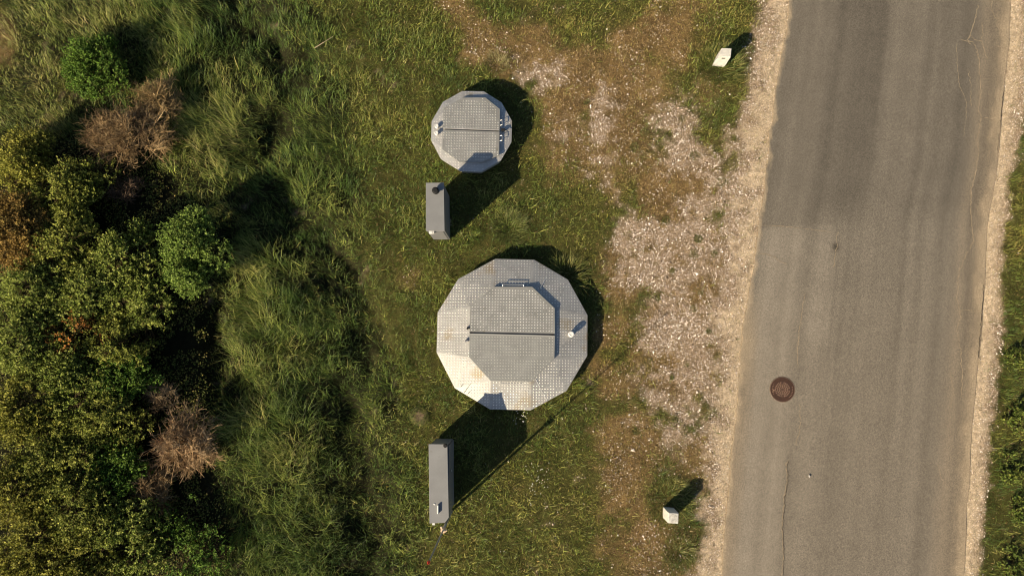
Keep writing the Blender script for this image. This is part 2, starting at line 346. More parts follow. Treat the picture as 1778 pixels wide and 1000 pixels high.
for E, flip in ((L0, 0), (R0, 1)):       # edge faces down to the verge
    low = VV[E].copy(); low[:, 2] = -.05; b0 = len(VV); VV = np.concatenate([VV, low]); CC = np.concatenate([CC, CC[E] * .6])
    k = np.arange(b0, b0 + len(E)); q = np.stack([E[:-1], E[1:], k[1:], k[:-1]], -1); q = q if flip else q[:, ::-1]
    FF.append(q); mis.append(np.zeros(len(q), int))
CRACKS = [  # (width cm, material, points)
 (1.6, 1, [(1698, 9), (1693, 33), (1684, 60), (1680, 72), (1690, 74), (1699, 99), (1701, 132), (1702, 162), (1698, 192), (1704, 204), (1696, 240), (1699, 264), (1695, 291), (1686, 330), (1685, 372), (1690, 419), (1678, 440), (1665, 469), (1661, 516), (1668, 552), (1661, 570), (1668, 613), (1671, 655), (1668, 690)]),
 (2.0, 1, [(1668, 70), (1680, 73), (1686, 80)]), (1.2, 1, [(1684, 60), (1690, 70), (1704, 72), (1710, 95), (1716, 103)]), (1, 1, [(1704, 40), (1706, 60), (1704, 72)]),
 (1.2, 1, [(1690, 419), (1702, 424), (1716, 430)]), (1, 1, [(1683, 605), (1692, 609), (1699, 613)]), (1, 1, [(1661, 540), (1680, 538), (1706, 540)]),
 (1.2, 1, [(1722, 0), (1720, 14), (1726, 30), (1750, 42)]), (.9, 1, [(1728, 80), (1749, 85)]), (.9, 1, [(1705, 204), (1722, 207), (1728, 210)]), (.8, 1, [(1660, 75), (1661, 110), (1665, 150), (1678, 180), (1676, 215), (1672, 240)]), (.8, 1, [(1680, 120), (1686, 150), (1684, 180), (1690, 188)]),
 (1.3, 2, [(1708, 494), (1706, 530), (1703, 560), (1701, 588), (1699, 617), (1703, 638)]), (1.3, 2, [(1743, 156), (1740, 180), (1737, 222)]), (1, 2, [(1735, 230), (1732, 268)]),
 (1.2, 1, [(1398, 509), (1393, 530), (1388, 566), (1384, 610), (1385, 640)]), (1.1, 1, [(1389, 700), (1388, 748), (1380, 775)]), (1.6, 1, [(1368, 797), (1364, 806), (1366, 831), (1361, 863), (1359, 890), (1357, 914), (1359, 964), (1357, 1000), (1355, 1060)]),
 (1.0, 2, [(1370, 797), (1366, 806), (1368, 831), (1363, 863), (1361, 890), (1359, 914), (1361, 964), (1359, 1000), (1357, 1060)]),
 (1, 1, [(1314, 440), (1330, 441), (1344, 446), (1356, 455), (1368, 460)]), (.9, 1, [(1317, 391), (1340, 392), (1370, 394), (1409, 399), (1442, 403)]),
 (.8, 1, [(1649, 645), (1655, 680), (1650, 710)]), (.8, 1, [(1628, 805), (1634, 830), (1645, 850)]), (.7, 1, [(1530, 68), (1534, 75)]), (1, 1, [(1456, 402), (1452, 410), (1453, 425), (1450, 440), (1447, 465)])]
CZ = .004 + .03 * .6
def road_z(uu, vv):
    fq = np.clip((uu - ipl(RL, vv)) / (ipl(RR, vv) - ipl(RL, vv)), 0, 1); return .004 + .018 * (1 - (2 * fq - 1) ** 2)
for w, m_, pts in CRACKS:
    pp = np.array(pts, float); tt = np.concatenate([[0], np.cumsum(np.linalg.norm(np.diff(pp, axis=0), axis=1))])
    t2 = np.arange(0, tt[-1], 2.2); uu = np.interp(t2, tt, pp[:, 0]) + rng.normal(0, .8, len(t2)); vv = np.interp(t2, tt, pp[:, 1])
    c = np.array([P(a, b) for a, b in zip(uu, vv)]); c[:, 2] = road_z(uu, vv) + .005
    dd = np.gradient(c, axis=0); dd /= np.linalg.norm(dd, axis=1)[:, None] + 1e-9; nn = np.stack([-dd[:, 1], dd[:, 0], 0 * dd[:, 0]], -1)
    ww = w * .0055 * rng.uniform(.35, 1.5, len(c)) * (.5 + fbm(t2 * .1, t2 * 0, 7, 2)); ww[0] = ww[-1] = .001
    b0 = len(VV); VV = np.concatenate([VV, c - nn * ww[:, None], c + nn * ww[:, None]]); CC = np.concatenate([CC, np.full((2 * len(c), 3), .2)])
    k = np.arange(b0, b0 + len(c)); q = np.stack([k[:-1], k[1:], k[1:] + len(c), k[:-1] + len(c)], -1)[:, ::-1]
    FF.append(q); mis.append(np.full(len(q), m_))
tag(npmesh('road', VV, FF, [M_road, M_crack, M_crackdark], CC, np.concatenate(mis), smooth=False), kind='structure')

# ------------------------------------------------------------------ grass
BX = (-15.5, 15.5, -8.6, 11.2)
def scatter(n):
    x = rng.uniform(BX[0], BX[1], n); y = rng.uniform(BX[2], BX[3], n); u, v = PX(x, y); return x, y, u, v
COVERS = []   # (x, y, r): no blades through these
def blades(name, x, y, z, h, w, ang, th0, bend, col, segs=2, parent=None, mat_=None):
    n = len(x); p = np.stack([x, y, z], -1); D = np.stack([np.cos(ang), np.sin(ang), 0 * ang], -1)
    tw = ang + np.pi / 2 + rng.normal(0, .5, n); Sd = np.stack([np.cos(tw), np.sin(tw), 0 * tw], -1)
    rows = []; wd = np.linspace(1, .0, segs + 1) ** .7
    for k in range(segs + 1):
        if k < segs: rows += [p - Sd * (w * wd[k] / 2)[:, None], p + Sd * (w * wd[k] / 2)[:, None]]
        else: rows += [p]
        th = th0 + bend * (k + .5) / segs
        st = (h / segs)
        p = p + D * (st * np.sin(th))[:, None] + np.array([0, 0, 1.]) * (st * np.cos(th))[:, None]
    m = 2 * segs + 1; V = np.stack(rows, 1).reshape(-1, 3); b = (np.arange(n) * m)[:, None]
    q = np.concatenate([b + np.array([[2 * k, 2 * k + 1, 2 * k + 3, 2 * k + 2]]) for k in range(segs - 1)]) if segs > 1 else None
    t = b + np.array([[2 * segs - 2, 2 * segs - 1, 2 * segs]])
    return npmesh(name, V, [q, t] if q is not None else [t], mat_ or M_grass, np.repeat(col, m, 0), parent=parent)
def mixcol(pal, n, jit=.18, sel=None):
    pal = np.array(pal); s = rng.random(n) if sel is None else np.clip(sel, 0, .999)
    k = s * (len(pal) - 1); i = k.astype(int); f = (k - i)[:, None]
    c = pal[i] * (1 - f) + pal[np.minimum(i + 1, len(pal) - 1)] * f
    return c * rng.lognormal(0, jit, n)[:, None]
def free(x, y):
    k = np.ones(len(x), bool)
    for cx, cy, r in COVERS: k &= (x - cx) ** 2 + (y - cy) ** 2 > r * r
    return k
for (a, b, r) in ((889, 583, 1.72), (819, 240, .92), (1358, 676, .4), (728, 722, .11)):
    q = P(a, b); COVERS.append((q[0], q[1], r))

# mown grass
def lawn():
    x, y, u, v = scatter(900000)
    g, sa, dr, ta = ground_fields(u, v, x, y)
    inroad = (u > ipl(RL, v) - 6) & (u < ipl(RR, v) + 10)
    thick = sm(20, -20, u - ipl(TL, v))
    cl = fbm(x * 3.5, y * 3.5, 14, 3); cl2 = fbm(x * 1.1, y * 1.1, 15, 3)
    tr = ditch(u, v, x, y)
    dens = (1 - ta * .75) * (1 - .7 * tr) * (1 - .93 * np.clip(g * 1.25, 0, 1)) * (1 - .2 * dr) * (1 - thick * sm(200, 280, v)) * sm(.28, .6, cl + .12)
    k = (rng.random(len(x)) < dens * .62) & ~inroad & free(x, y)
    x, y, u, v, dr, cl, cl2, g = (a[k] for a in (x, y, u, v, dr, cl, cl2, g)); n = len(x)
    lush = blobs(u, v, LUSH); farn = sm(1000, 640, u)
    h = (.05 + .13 * rng.random(n) ** 1.5 + .07 * sm(.5, .75, cl)) * (1 - .5 * dr) * (.75 + .7 * farn * cl2 * 1.3) + lush * .10 * rng.random(n)
    h = np.where(u > 1660, h * 1.1, h)
    ang = rng.uniform(0, 2 * np.pi, n) * .65 + fbm(x * 1.7, y * 1.7, 3, 2) * 9
    sel = np.clip(.12 + .5 * (fbm(x * .55, y * .55, 10, 3) - .45) * 2.2 + .5 * (cl2 - .35) * 1.4 + rng.normal(0, .16, n) + dr * .42 - lush * .5, 0, 1)
    col = mixcol([(.046, .086, .014), (.105, .142, .023), (.195, .200, .034), (.29, .225, .06), (.33, .22, .085)], n, .36, sel)
    return blades('short_grass', x, y, relief(x, y, u, v) - .01, h, rng.uniform(.006, .013, n), ang, rng.uniform(.1, .9, n), rng.uniform(.2, 1.1, n), col)
def lawn_long():
    x, y, u, v = scatter(260000)
    g, sa, dr, ta = ground_fields(u, v, x, y)
    inroad = (u > ipl(RL, v) - 10) & (u < ipl(RR, v) + 14); thick = sm(20, -20, u - ipl(TL, v))
    cl = fbm(x * 2.8, y * 2.8, 6, 3); cl2 = fbm(x * 1.0, y * 1.0, 15, 3)
    dens = (1 - ta * .6) * (1 - .7 * ditch(u, v, x, y)) * (1 - .97 * np.clip(g * 1.4, 0, 1)) * (1 - .8 * dr) * (1 - thick * sm(200, 280, v)) * sm(.38, .68, cl)
    k = (rng.random(len(x)) < dens * (.35 + .65 * sm(1080, 700, u))) & ~inroad & free(x, y)
    x, y, u, v, cl, cl2 = (a[k] for a in (x, y, u, v, cl, cl2)); n = len(x); lush = blobs(u, v, LUSH)
    fr = np.zeros(n)
    for cx, cy, r in COVERS[:2]: fr = np.maximum(fr, np.exp(-((np.hypot(x - cx, y - cy) - r * 1.2) / .25) ** 2))
    h = .10 + .20 * rng.random(n) ** 1.3 + fr * .22 * rng.random(n); ang = rng.uniform(0, 6.28, n) * .8 + fbm(x * 2, y * 2, 3, 2) * 9
    col = mixcol([(.062, .110, .018), (.135, .175, .030), (.245, .25, .052), (.42, .37, .13)], n, .25, np.clip(rng.normal(.42, .2, n) + (cl2 - .5) * .8 - lush * .25, 0, 1))
    return blades('long_grass', x, y, relief(x, y, u, v) - .01, h, rng.uniform(.010, .018, n), ang, rng.uniform(.2, .9, n), rng.uniform(.5, 1.4, n), col, 3)
def thatch():
    x, y, u, v = scatter(520000)
    g, sa, dr, ta = ground_fields(u, v, x, y); inroad = (u > ipl(RL, v) - 4) & (u < ipl(RR, v) + 6)
    cl = fbm(x * 4, y * 4, 11, 3)
    k = (rng.random(len(x)) < np.maximum(dr * (1 - .7 * g) * (.3 + .7 * sm(.3, .6, cl)), .10 * (1 - ta) * (u > 600)) * .9) & ~inroad & free(x, y); x, y, u, v, cl = (a[k] for a in (x, y, u, v, cl)); n = len(x)
    col = mixcol([(.055, .035, .014), (.14, .085, .034), (.27, .185, .08), (.46, .36, .20)], n, .3, np.clip(rng.normal(.42, .25, n) + (cl - .5) * .6, 0, 1))
    return blades('dry_thatch', x, y, relief(x, y, u, v), rng.uniform(.03, .11, n), rng.uniform(.008, .017, n), rng.uniform(0, 6.28, n), rng.uniform(.6, 1.35, n), rng.uniform(.1, .5, n), col)
tag(thatch(), 'short dead brown grass between the lawn and the gravel', 'dead grass', kind='stuff')
tag(lawn_long(), 'longer arching bright grass blades among the mown grass', 'grass', kind='stuff')
tag(lawn(), 'short yellow green grass mown around the well covers', 'grass', kind='stuff')

def tall():
    x, y, u, v = scatter(620000)
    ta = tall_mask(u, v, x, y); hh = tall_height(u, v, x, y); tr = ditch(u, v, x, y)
    cl = fbm(x * 4.2, y * 4.2, 2, 3)
    k = rng.random(len(x)) < ta * (.34 + .66 * sm(.36, .62, cl)) * (1 - .5 * tr) * .85
    x, y, u, v, hh, cl, ta, tr = (a[k] for a in (x, y, u, v, hh, cl, ta, tr)); n = len(x)
    h = hh * rng.uniform(.55, 1.25, n) * (.45 + .55 * ta)
    low = sm(450, 750, v)
    base = np.radians(100) * (1 - low) + np.radians(60) * low
    ang = base + (fbm(x * 1.1, y * 1.1, 5, 3) - .5) * 8 + rng.normal(0, .95, n)
    pale = blobs(u, v, [(380, 260, 70, .6), (450, 480, 45, .7), (360, 640, 40, .5), (430, 800, 60, .4), (50, 60, 130, .55), (10, 60, 40, .9), (60, 220, 110, .6), (470, 110, 25, .5), (30, 200, 90, .6), (120, 230, 80, .5), (400, 940, 40, .4)])
    sel = np.clip(.22 + (fbm(x * 1.3, y * 1.3, 8, 3) - .5) * .9 + pale * .45 + rng.normal(0, .2, n) - .25 * tr, 0, 1)  # blades turn darker along the ditch: its shade painted into their colour
    col = mixcol([(.054, .100, .018), (.122, .174, .033), (.225, .258, .054), (.355, .335, .105), (.48, .39, .18)], n, .36, sel)
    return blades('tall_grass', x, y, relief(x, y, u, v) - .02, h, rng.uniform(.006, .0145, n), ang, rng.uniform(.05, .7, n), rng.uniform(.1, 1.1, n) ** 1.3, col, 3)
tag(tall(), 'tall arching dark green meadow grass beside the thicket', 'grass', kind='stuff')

# ------------------------------------------------------------------ gravel
def gravel():
    x, y, u, v = scatter(800000)
    g, sa, dr, ta = ground_fields(u, v, x, y)
    inroad = (u > ipl(RL, v) + 4) & (u < ipl(RR, v) - 4)
    n2 = fbm(x * 6, y * 6, 10, 3)
    n2 = vnoise(x * 2.5, y * 2.5, 3)
    band = np.where((u > ipl(SL, v) - 25), (.7 + .3 * n2) * (1 - .35 * sa), .5 + .5 * n2)
    dens = g * band * 1.35 + .34 * dr * sm(.46, .66, fbm(x * 1.6, y * 1.6, 1, 3)) + .05 * dr + .003
    k = (rng.random(len(x)) < dens * .62) & ~inroad & free(x, y) & (u > 700)
    x, y, u, v, sa, g = (a[k] for a in (x, y, u, v, sa, g)); n = len(x)
    s = np.clip(rng.lognormal(np.log(.0104), .42, n), .006, .034) * (1 - .35 * sa)
    oct_ = np.array([(1, 0, 0), (0, 1, 0), (-1, 0, 0), (0, -1, 0), (0, 0, 1), (0, 0, -1)], float)
    V = oct_[None] * rng.uniform(.6, 1.35, (n, 6, 1)); V[:, :, 2] *= rng.uniform(.45, .8, n)[:, None]
    V[:, 4, :2] += rng.normal(0, .35, (n, 2))
    a = rng.uniform(0, 6.28, n); ca, sn = np.cos(a)[:, None], np.sin(a)[:, None]
    V = np.stack([V[..., 0] * ca - V[..., 1] * sn, V[..., 0] * sn + V[..., 1] * ca, V[..., 2]], -1) * s[:, None, None]
    V += np.stack([x, y, relief(x, y, u, v) + s * .42], -1)[:, None, :]
    F = np.array([(0, 1, 4), (1, 2, 4), (2, 3, 4), (3, 0, 4), (1, 0, 5), (2, 1, 5), (3, 2, 5), (0, 3, 5)])
    F = (np.arange(n)[:, None, None] * 6 + F[None]).reshape(-1, 3)
    col = mixcol([(.12, .085, .06), (.34, .26, .19), (.56, .45, .36), (.74, .64, .55), (.90, .84, .76)], n, .2)
    return npmesh('gravel', V.reshape(-1, 3), [F], M_stone, np.repeat(col, 6, 0))
tag(gravel(), 'loose pale pinkish gravel along the road verge', 'gravel', kind='stuff')

# ------------------------------------------------------------------ well covers
def studs(m, tris, pitch, rot, holes=(), hgt=.006, mi=1, a=.0255, b=.0155):
    """raised lozenges of a tread plate on a set of triangles"""
    T = [np.array(t, float) for t in tris]; allp = np.concatenate(T); lo, hi = allp.min(0), allp.max(0); c = (lo + hi) / 2
    R = np.linalg.norm(hi - lo) / 2; n = int(R / pitch) + 2; cr, sr = math.cos(rot), math.sin(rot)
    for i in range(-n, n + 1):
        for j in range(-n, n + 1):
            qx, qy = i * pitch, j * pitch; X_, Y_ = c[0] + qx * cr - qy * sr, c[1] + qx * sr + qy * cr
            if any((X_ - hx) ** 2 + (Y_ - hy) ** 2 < hr * hr for hx, hy, hr in holes): continue
            for t in T:
                e1, e2 = t[1] - t[0], t[2] - t[0]; den = e1[0] * e2[1] - e1[1] * e2[0]
                if abs(den) < 1e-9: continue
                px_, py_ = X_ - t[0][0], Y_ - t[0][1]
                l1 = (px_ * e2[1] - py_ * e2[0]) / den; l2 = (e1[0] * py_ - e1[1] * px_) / den
                s_ = math.sqrt(abs(den)); mg = .022 / max(s_, .05)
                if l1 > mg and l2 > mg and l1 + l2 < 1 - mg:
                    zf = lambda xx, yy: t[0][2] + (((xx - t[0][0]) * e2[1] - (yy - t[0][1]) * e2[0]) / den) * e1[2] + ((e1[0] * (yy - t[0][1]) - e1[1] * (xx - t[0][0])) / den) * e2[2]
                    an = rot + math.pi / 4; bot = []; top = []
                    for k in range(8):
                        q = 2 * math.pi * k / 8
                        for s2, L, dz in ((1, bot, -.001), (.42, top, hgt)):
                            ex, ey = a * s2 * math.cos(q), b * s2 * math.sin(q)
                            xx, yy = X_ + ex * math.cos(an) - ey * math.sin(an), Y_ + ex * math.sin(an) + ey * math.cos(an)
                            L.append((xx, yy, zf(xx, yy) + dz))
                    m.prism(bot, top, mi)
                    break
def polytris(p): return [(p[0], p[i], p[i + 1]) for i in range(1, len(p) - 1)]
def ring_tris(outer, inner):
    """triangles between two convex polygons, both counter-clockwise around a shared centre"""
    c = np.mean(outer, 0)[:2]
    an = lambda q: math.atan2(q[1] - c[1], q[0] - c[0])
    O = sorted(outer, key=an); I = sorted(inner, key=an); i = j = 0; T = []; nO, nI = len(O), len(I)
    ao = [an(q) for q in O]; ai = [an(q) for q in I]
    while i < nO or j < nI:
        no = ao[(i + 1) % nO] + (2 * math.pi if i + 1 >= nO else 0) if i < nO else 1e9
        ni = ai[(j + 1) % nI] + (2 * math.pi if j + 1 >= nI else 0) if j < nI else 1e9
        if no <= ni: T.append((O[i % nO], O[(i + 1) % nO], I[j % nI])); i += 1
        else: T.append((O[i % nO], I[(j + 1) % nI], I[j % nI])); j += 1
    return T, O, I
def plate(m, tris, thick=.012, mi=0):
    vd = {}
    def vert(p, dz):
        key = (round(float(p[0]), 4), round(float(p[1]), 4), round(float(p[2]), 4), dz)
        if key not in vd: vd[key] = m.bm.verts.new((float(p[0]), float(p[1]), float(p[2]) + dz))
        return vd[key]
    from collections import Counter
    ed = Counter()
    for t in tris:
        k = [tuple(np.round(np.array(q, float), 4)) for q in t]
        for a, b in ((0, 1), (1, 2), (2, 0)): ed[frozenset((k[a], k[b]))] += 1
    for t in tris:
        f = m.bm.faces.new([vert(q, 0) for q in t]); f.material_index = mi
        m.bm.faces.new([vert(q, -thick) for q in t][::-1]).material_index = mi
        for a, b in ((0, 1), (1, 2), (2, 0)):
            ka, kb = (tuple(np.round(np.array(q, float), 4)) for q in (t[a], t[b]))
            if ed[frozenset((ka, kb))] == 1:
                m.bm.faces.new((vert(t[a], 0), vert(t[a], -thick), vert(t[b], -thick), vert(t[b], 0))).material_index = mi
def inset(poly, k):
    c = np.mean(poly, 0); return [c + (q - c) * np.array([k, k, 1]) for q in poly]
def at_z(pts, z): return [P(a, b, z) for a, b in pts]
def strip(m, a, b, w, h, mi=0):
    a, b = np.array(a), np.array(b); dd = (b - a) / np.linalg.norm(b - a); n_ = np.array([-dd[1], dd[0], 0]) * w / 2; up_ = np.array([0, 0, h])
    lo = np.array([0, 0, .0005])
    m.prism([a - n_ + lo, b - n_ + lo, b + n_ + lo, a + n_ + lo], [a - n_ + up_, b - n_ + up_, b + n_ + up_, a + n_ + up_], mi)
def vent(root, px, py, z, r, h, cap=True):
    c = P(px, py, z + h)[:2]; m = MB(); m.tube((c[0], c[1], z - .04), (c[0], c[1], z + h * .7), r * .75)
    v_ = m.build('vent_pipe', M_white, root, origin=root.location)
    m = MB(); m.lathe((c[0], c[1], z + h * .55), [(r * .98, 0), (r, .01), (r, h * .33), (r * .9, h * .42), (r * .62, h * .45), (r * .58, h * .40), (r * .2, h * .40)], 24)
    m.build('cap', M_white, v_, origin=root.location, smooth=False)
def handle(parent, a, b, out, up_, r, org, mats=M_zinc):
    a, b, out = np.array(a), np.array(b), np.array(out); m = MB(); zz = np.array([0, 0, up_])
    m.tube(a, a + out + zz, r, n=8); m.tube(b, b + out + zz, r, n=8); m.tube(a + out + zz, b + out + zz, r, n=8)
    return m.build('handle', mats, parent, origin=org)

def big_cover():
    zo, zi, zh = .36, .53, .608
    outer = at_z([(927.5, 451), (986, 485.5), (1020, 547), (1019.6, 617.5), (983.6, 678.4), (921.5, 712), (851, 710.5), (789.5, 673.6), (758, 611.5), (759.8, 542.5), (795.5, 484.6), (860, 449.5)], zo)
    H = [(857, 498), (924, 498), (963, 535), (962.5, 622), (922, 662.5), (852, 661), (815, 620), (816.5, 532)]
    inner = at_z([(p[0], p[1]) for p in H], zi)
    c = P(889.5, 580.5, 0); root = thing('well_cover', 'large twelve sided raised metal well cover with octagonal double hatch', 'well cover', (c[0], c[1], 0))
    o = root.location
    m = MB(); q = inset(outer, .93); m.prism([(a[0], a[1], -.1) for a in q], [(a[0], a[1], zo - .02) for a in q]); m.build('base_wall', M_conc, root, origin=o)
    T, O, I = ring_tris(outer, inner)
    m = MB(); plate(m, T, .03)
    vp = P(991, 580, zi)
    studs(m, T, .0738, math.radians(-1), holes=[(vp[0], vp[1], .10)])
    # joint strips of the three ring plates
    for (a, b) in (((758.5, 576), (815, 576.5)), ((954, 472), (938, 500)), ((930, 658), (950, 696))):
        pa, pb = P(*a, zo + .003), P(*b, zi + .001)
        if a[0] == 930: pa, pb = P(*a, zi + .001), P(*b, zo + .003)
        strip(m, pa, pb, .02, .005, 1)
    m.build('rim_plate', [M_alu, M_alud], root, origin=o)
    m = MB(); q = at_z(H, zi - .06); q = inset(q, .9); m.prism(q, [(a[0], a[1], zh - .035) for a in q]); m.build('hatch_curb', M_steelside, root, origin=o)
    # the two leaves, a shallow ridge along the seam
    up_poly = [P(816, 576, zh)] + [P(963.5, 579.5, zh)] + [P(963, 535, zh), P(924, 498, zh), P(857, 498, zh), P(816.5, 532, zh)]
    lo_poly = [P(815, 620, zh), P(852, 661, zh), P(922, 662.5, zh), P(962.5, 622, zh), P(963.4, 582.2, zh), P(815.2, 578.5, zh)]
    for poly, mm, hg in ((up_poly, [M_hatch, M_alud], .006), (lo_poly, [M_alu2, M_alud2], .004)):
        tr = polytris(poly); m = MB(); plate(m, tr, .035); studs(m, tr, .0738, math.radians(-1), hgt=hg)
        if poly is lo_poly: strip(m, P(815.6, 580, zh), P(963, 583.6, zh), .035, .006, 1)
        h_ = m.build('hatch', mm, root, origin=o)
        if poly is up_poly: handle(h_, P(873, 498, zh - .02), P(909, 498.5, zh - .02), (0, .06, 0), .02, .009, o)
        else: handle(h_, P(870, 661.3, zh - .02), P(906, 662, zh - .02), (0, -.055, 0), .02, .011, o)
        if poly is lo_poly: h_['label'] = 'dull grey lower hatch leaf with faint studs'
    for (a, b) in ((812, 592), (815, 570)):
        q = P(a, b, zi); m = MB(); m.box((q[0] - .02, q[1], zi + .035), (.035, .018, .03)); m.box((q[0] - .055, q[1], zi + .02), (.012, .03, .045)); m.build('latch', M_black if a == 815 else M_zinc, root, bevel=.003, origin=o)
    vent(root, 992, 580, .44, .078, .20)
    m = MB()
    for k, (a, b, c2, d2) in enumerate([(806, 681, 818, 665), (800, 672, 803, 667), (812, 684, 815, 680)]):
        pa, pb = P(a, b, zo + .03), P(c2, d2, zo + .09); m.tube(pa, pb, .006, .003, 5)
    m.build('scratch_wire', M_black, root, origin=o)
big_cover()

def small_cover():
    zo, zi, zh = .45, .49, .575
    outer = at_z([(802.5, 158.5), (840, 159), (871, 178.6), (889, 210.4), (888, 247), (870, 278.5), (835.5, 298.6), (799.5, 297.4), (765.6, 276.4), (748.5, 244), (749.4, 211), (769, 177.4)], zo)
    H = [(803.4, 170), (842.4, 169.6), (868, 190), (866.6, 270), (836, 282.4), (797.4, 281.5), (768, 260), (770, 188)]
    c = P(819, 237, 0); root = thing('well_cover', 'small twelve sided raised metal well cover with two white vent caps', 'well cover', (c[0], c[1], 0)); o = root.location
    m = MB(); q = inset(outer, .93); m.prism([(a[0], a[1], -.1) for a in q], [(a[0], a[1], zo - .02) for a in q]); m.build('base_wall', M_conc, root, origin=o)
    T, O, I = ring_tris(outer, inset(at_z(H, zi), .93)); m = MB(); plate(m, T, .03)
    v1, v2 = P(760.5, 218, zi), P(760, 230, zi)
    studs(m, T, .072, math.radians(-3), holes=[(v1[0], v1[1], .09), (v2[0], v2[1], .09)], hgt=.0045); m.build('rim_plate', [M_rimlt, M_alud], root, origin=o)
    m = MB(); q = inset(at_z(H, zi - .05), .9); m.prism(q, [(a[0], a[1], zh - .03) for a in q]); m.build('hatch_curb', M_steelside, root, origin=o)
    up_poly = [P(769.2, 223.3, zh), P(867.3, 226.8, zh), P(868, 190, zh), P(842.4, 169.6, zh), P(803.4, 170, zh), P(770, 188, zh)]
    lo_poly = [P(768, 260, zh), P(797.4, 281.5, zh), P(836, 282.4, zh), P(866.6, 270, zh), P(867.2, 229, zh), P(769, 225.5, zh)]
    for poly in (up_poly, lo_poly):
        tr = polytris(poly); m = MB(); plate(m, tr, .03); studs(m, tr, .072, math.radians(-1.5))
        if poly is up_poly: strip(m, P(769.5, 222.6, zh), P(867, 226, zh), .02, .006, 1)
        h_ = m.build('hatch', [M_hatch, M_alud], root, origin=o)
        y0 = 213.5 if poly is up_poly else 240
        handle(h_, P(867.5, y0 - 4, zh - .02), P(867.5, y0 + 4.5, zh - .02), (.07, 0, 0), .03, .007, o)
    q = P(873.5, 227, zi); m = MB(); m.box((q[0], q[1], zi + .05), (.05, .03, .04)); m.tube((q[0] + .04, q[1], zi + .06), (q[0] + .13, q[1] - .02, zi + .05), .01, n=8); m.build('latch', M_black, root, bevel=.004, origin=o)
    vent(root, 758, 218.5, .452, .055, .14); vent(root, 757.5, 230.5, .452, .055, .14)
small_cover()

# ------------------------------------------------------------------ control cabinets
def cabinet(label, top, h, chamfer=False):
    t = at_z(top, h); c = np.mean(t, 0); root = thing('control_cabinet', label, 'cabinet', (c[0], c[1], 0)); o = root.location
    q = inset(t, .965); m = MB(); m.prism([(a[0], a[1], .06) for a in q], [(a[0], a[1], h - .03) for a in q]); m.build('body', M_steelbody, root, bevel=.006, origin=o)
    q2 = inset(t, .93); m = MB(); m.prism([(a[0], a[1], -.08) for a in q2], [(a[0], a[1], .06) for a in q2]); m.build('plinth', M_conc, root, origin=o)
    m = MB(); m.prism([(a[0], a[1], h - .035) for a in t], [(a[0], a[1], h) for a in t]); m.build('lid', M_steel, root, bevel=.005, origin=o)
    return root, o, t
M_steelbody = mat('cabinet_paint', (.16, .16, .162), .5, 0, .4, noise=[(2, .94, 1.05, 3)])
h1 = 1.47
root, o, t = cabinet('grey metal cabinet with a black round vent on its lid', [(739.5, 401), (739.5, 317.5), (770.6, 317.3), (772, 401)][::-1], h1)
q = P(756, 331, h1 + .1); m = MB(); m.lathe((q[0], q[1], h1), [(.075, 0), (.075, .02), (.06, .025), (.06, .085), (.085, .09), (.085, .12), (.05, .14)], 24); m.build('vent_cap', M_black, root, origin=o)
sf = t[0][1] if False else min(a[1] for a in t)
q = P(748.5, 404, h1 - .12); m = MB(); m.box((q[0], sf + .0, h1 - .12), (.045, .05, .05)); m.box((q[0] + .06, sf - .01, h1 - .14), (.02, .03, .06)); m.build('lock', M_white, root, bevel=.008, origin=o)
m = MB(); xf = [a[0] for a in t]; m.box(((min(xf) + max(xf)) / 2 + .012, sf + .012, .72), ((max(xf) - min(xf)) / 2 - .06, .006, .58)); m.build('door', M_steelbody, root, bevel=.003, origin=o)
h2 = 1.45
root, o, t = cabinet('long grey metal cabinet with a bright handle on its lid beside the mast', [(744.2, 770.6), (776.8, 771), (779.3, 898), (772.2, 907.3), (745.8, 908.2)], h2)
q = P(773, 773.5, h2 + .03); m = MB(); m.lathe((q[0], q[1], h2), [(.05, 0), (.05, .012), (.036, .014), (.036, .03)], 20); m.build('bolt', M_black, root, origin=o)
q = P(762, 883.5, h2 + .02); m = MB(); m.box((q[0] - .018, q[1], h2 + .03), (.022, .095, .03)); m.tube((q[0] - .02, q[1] - .10, h2 + .045), (q[0] - .02, q[1] + .10, h2 + .045), .022, n=10); m.build('handle', M_zinc, root, bevel=.006, origin=o)
q = P(754.3, 874.8, h2); m = MB(); m.lathe((q[0], q[1], h2), [(.02, 0), (.02, .008), (.01, .014)], 14); m.build('rivet', M_white, root, origin=o)
sf = min(a[1] for a in t); q = P(753, 910, h2 - .06); m = MB(); m.box((q[0], sf - .015, h2 - .07), (.03, .035, .03)); m.build('lock', M_white, root, bevel=.006, origin=o)
ex = max(a[0] for a in t); q = P(784, 816, .9); m = MB(); m.box((ex + .004, q[1], .95), (.012, .02, .05)); m.build('door_handle', M_zinc, root, bevel=.004, origin=o)
m = MB(); yc = (t[0][1] + t[2][1]) / 2; m.box((ex - .028, yc + .02, .75), (.008, abs(t[0][1] - t[2][1]) / 2 - .08, .6)); m.build('door', M_steelbody, root, bevel=.003, origin=o)

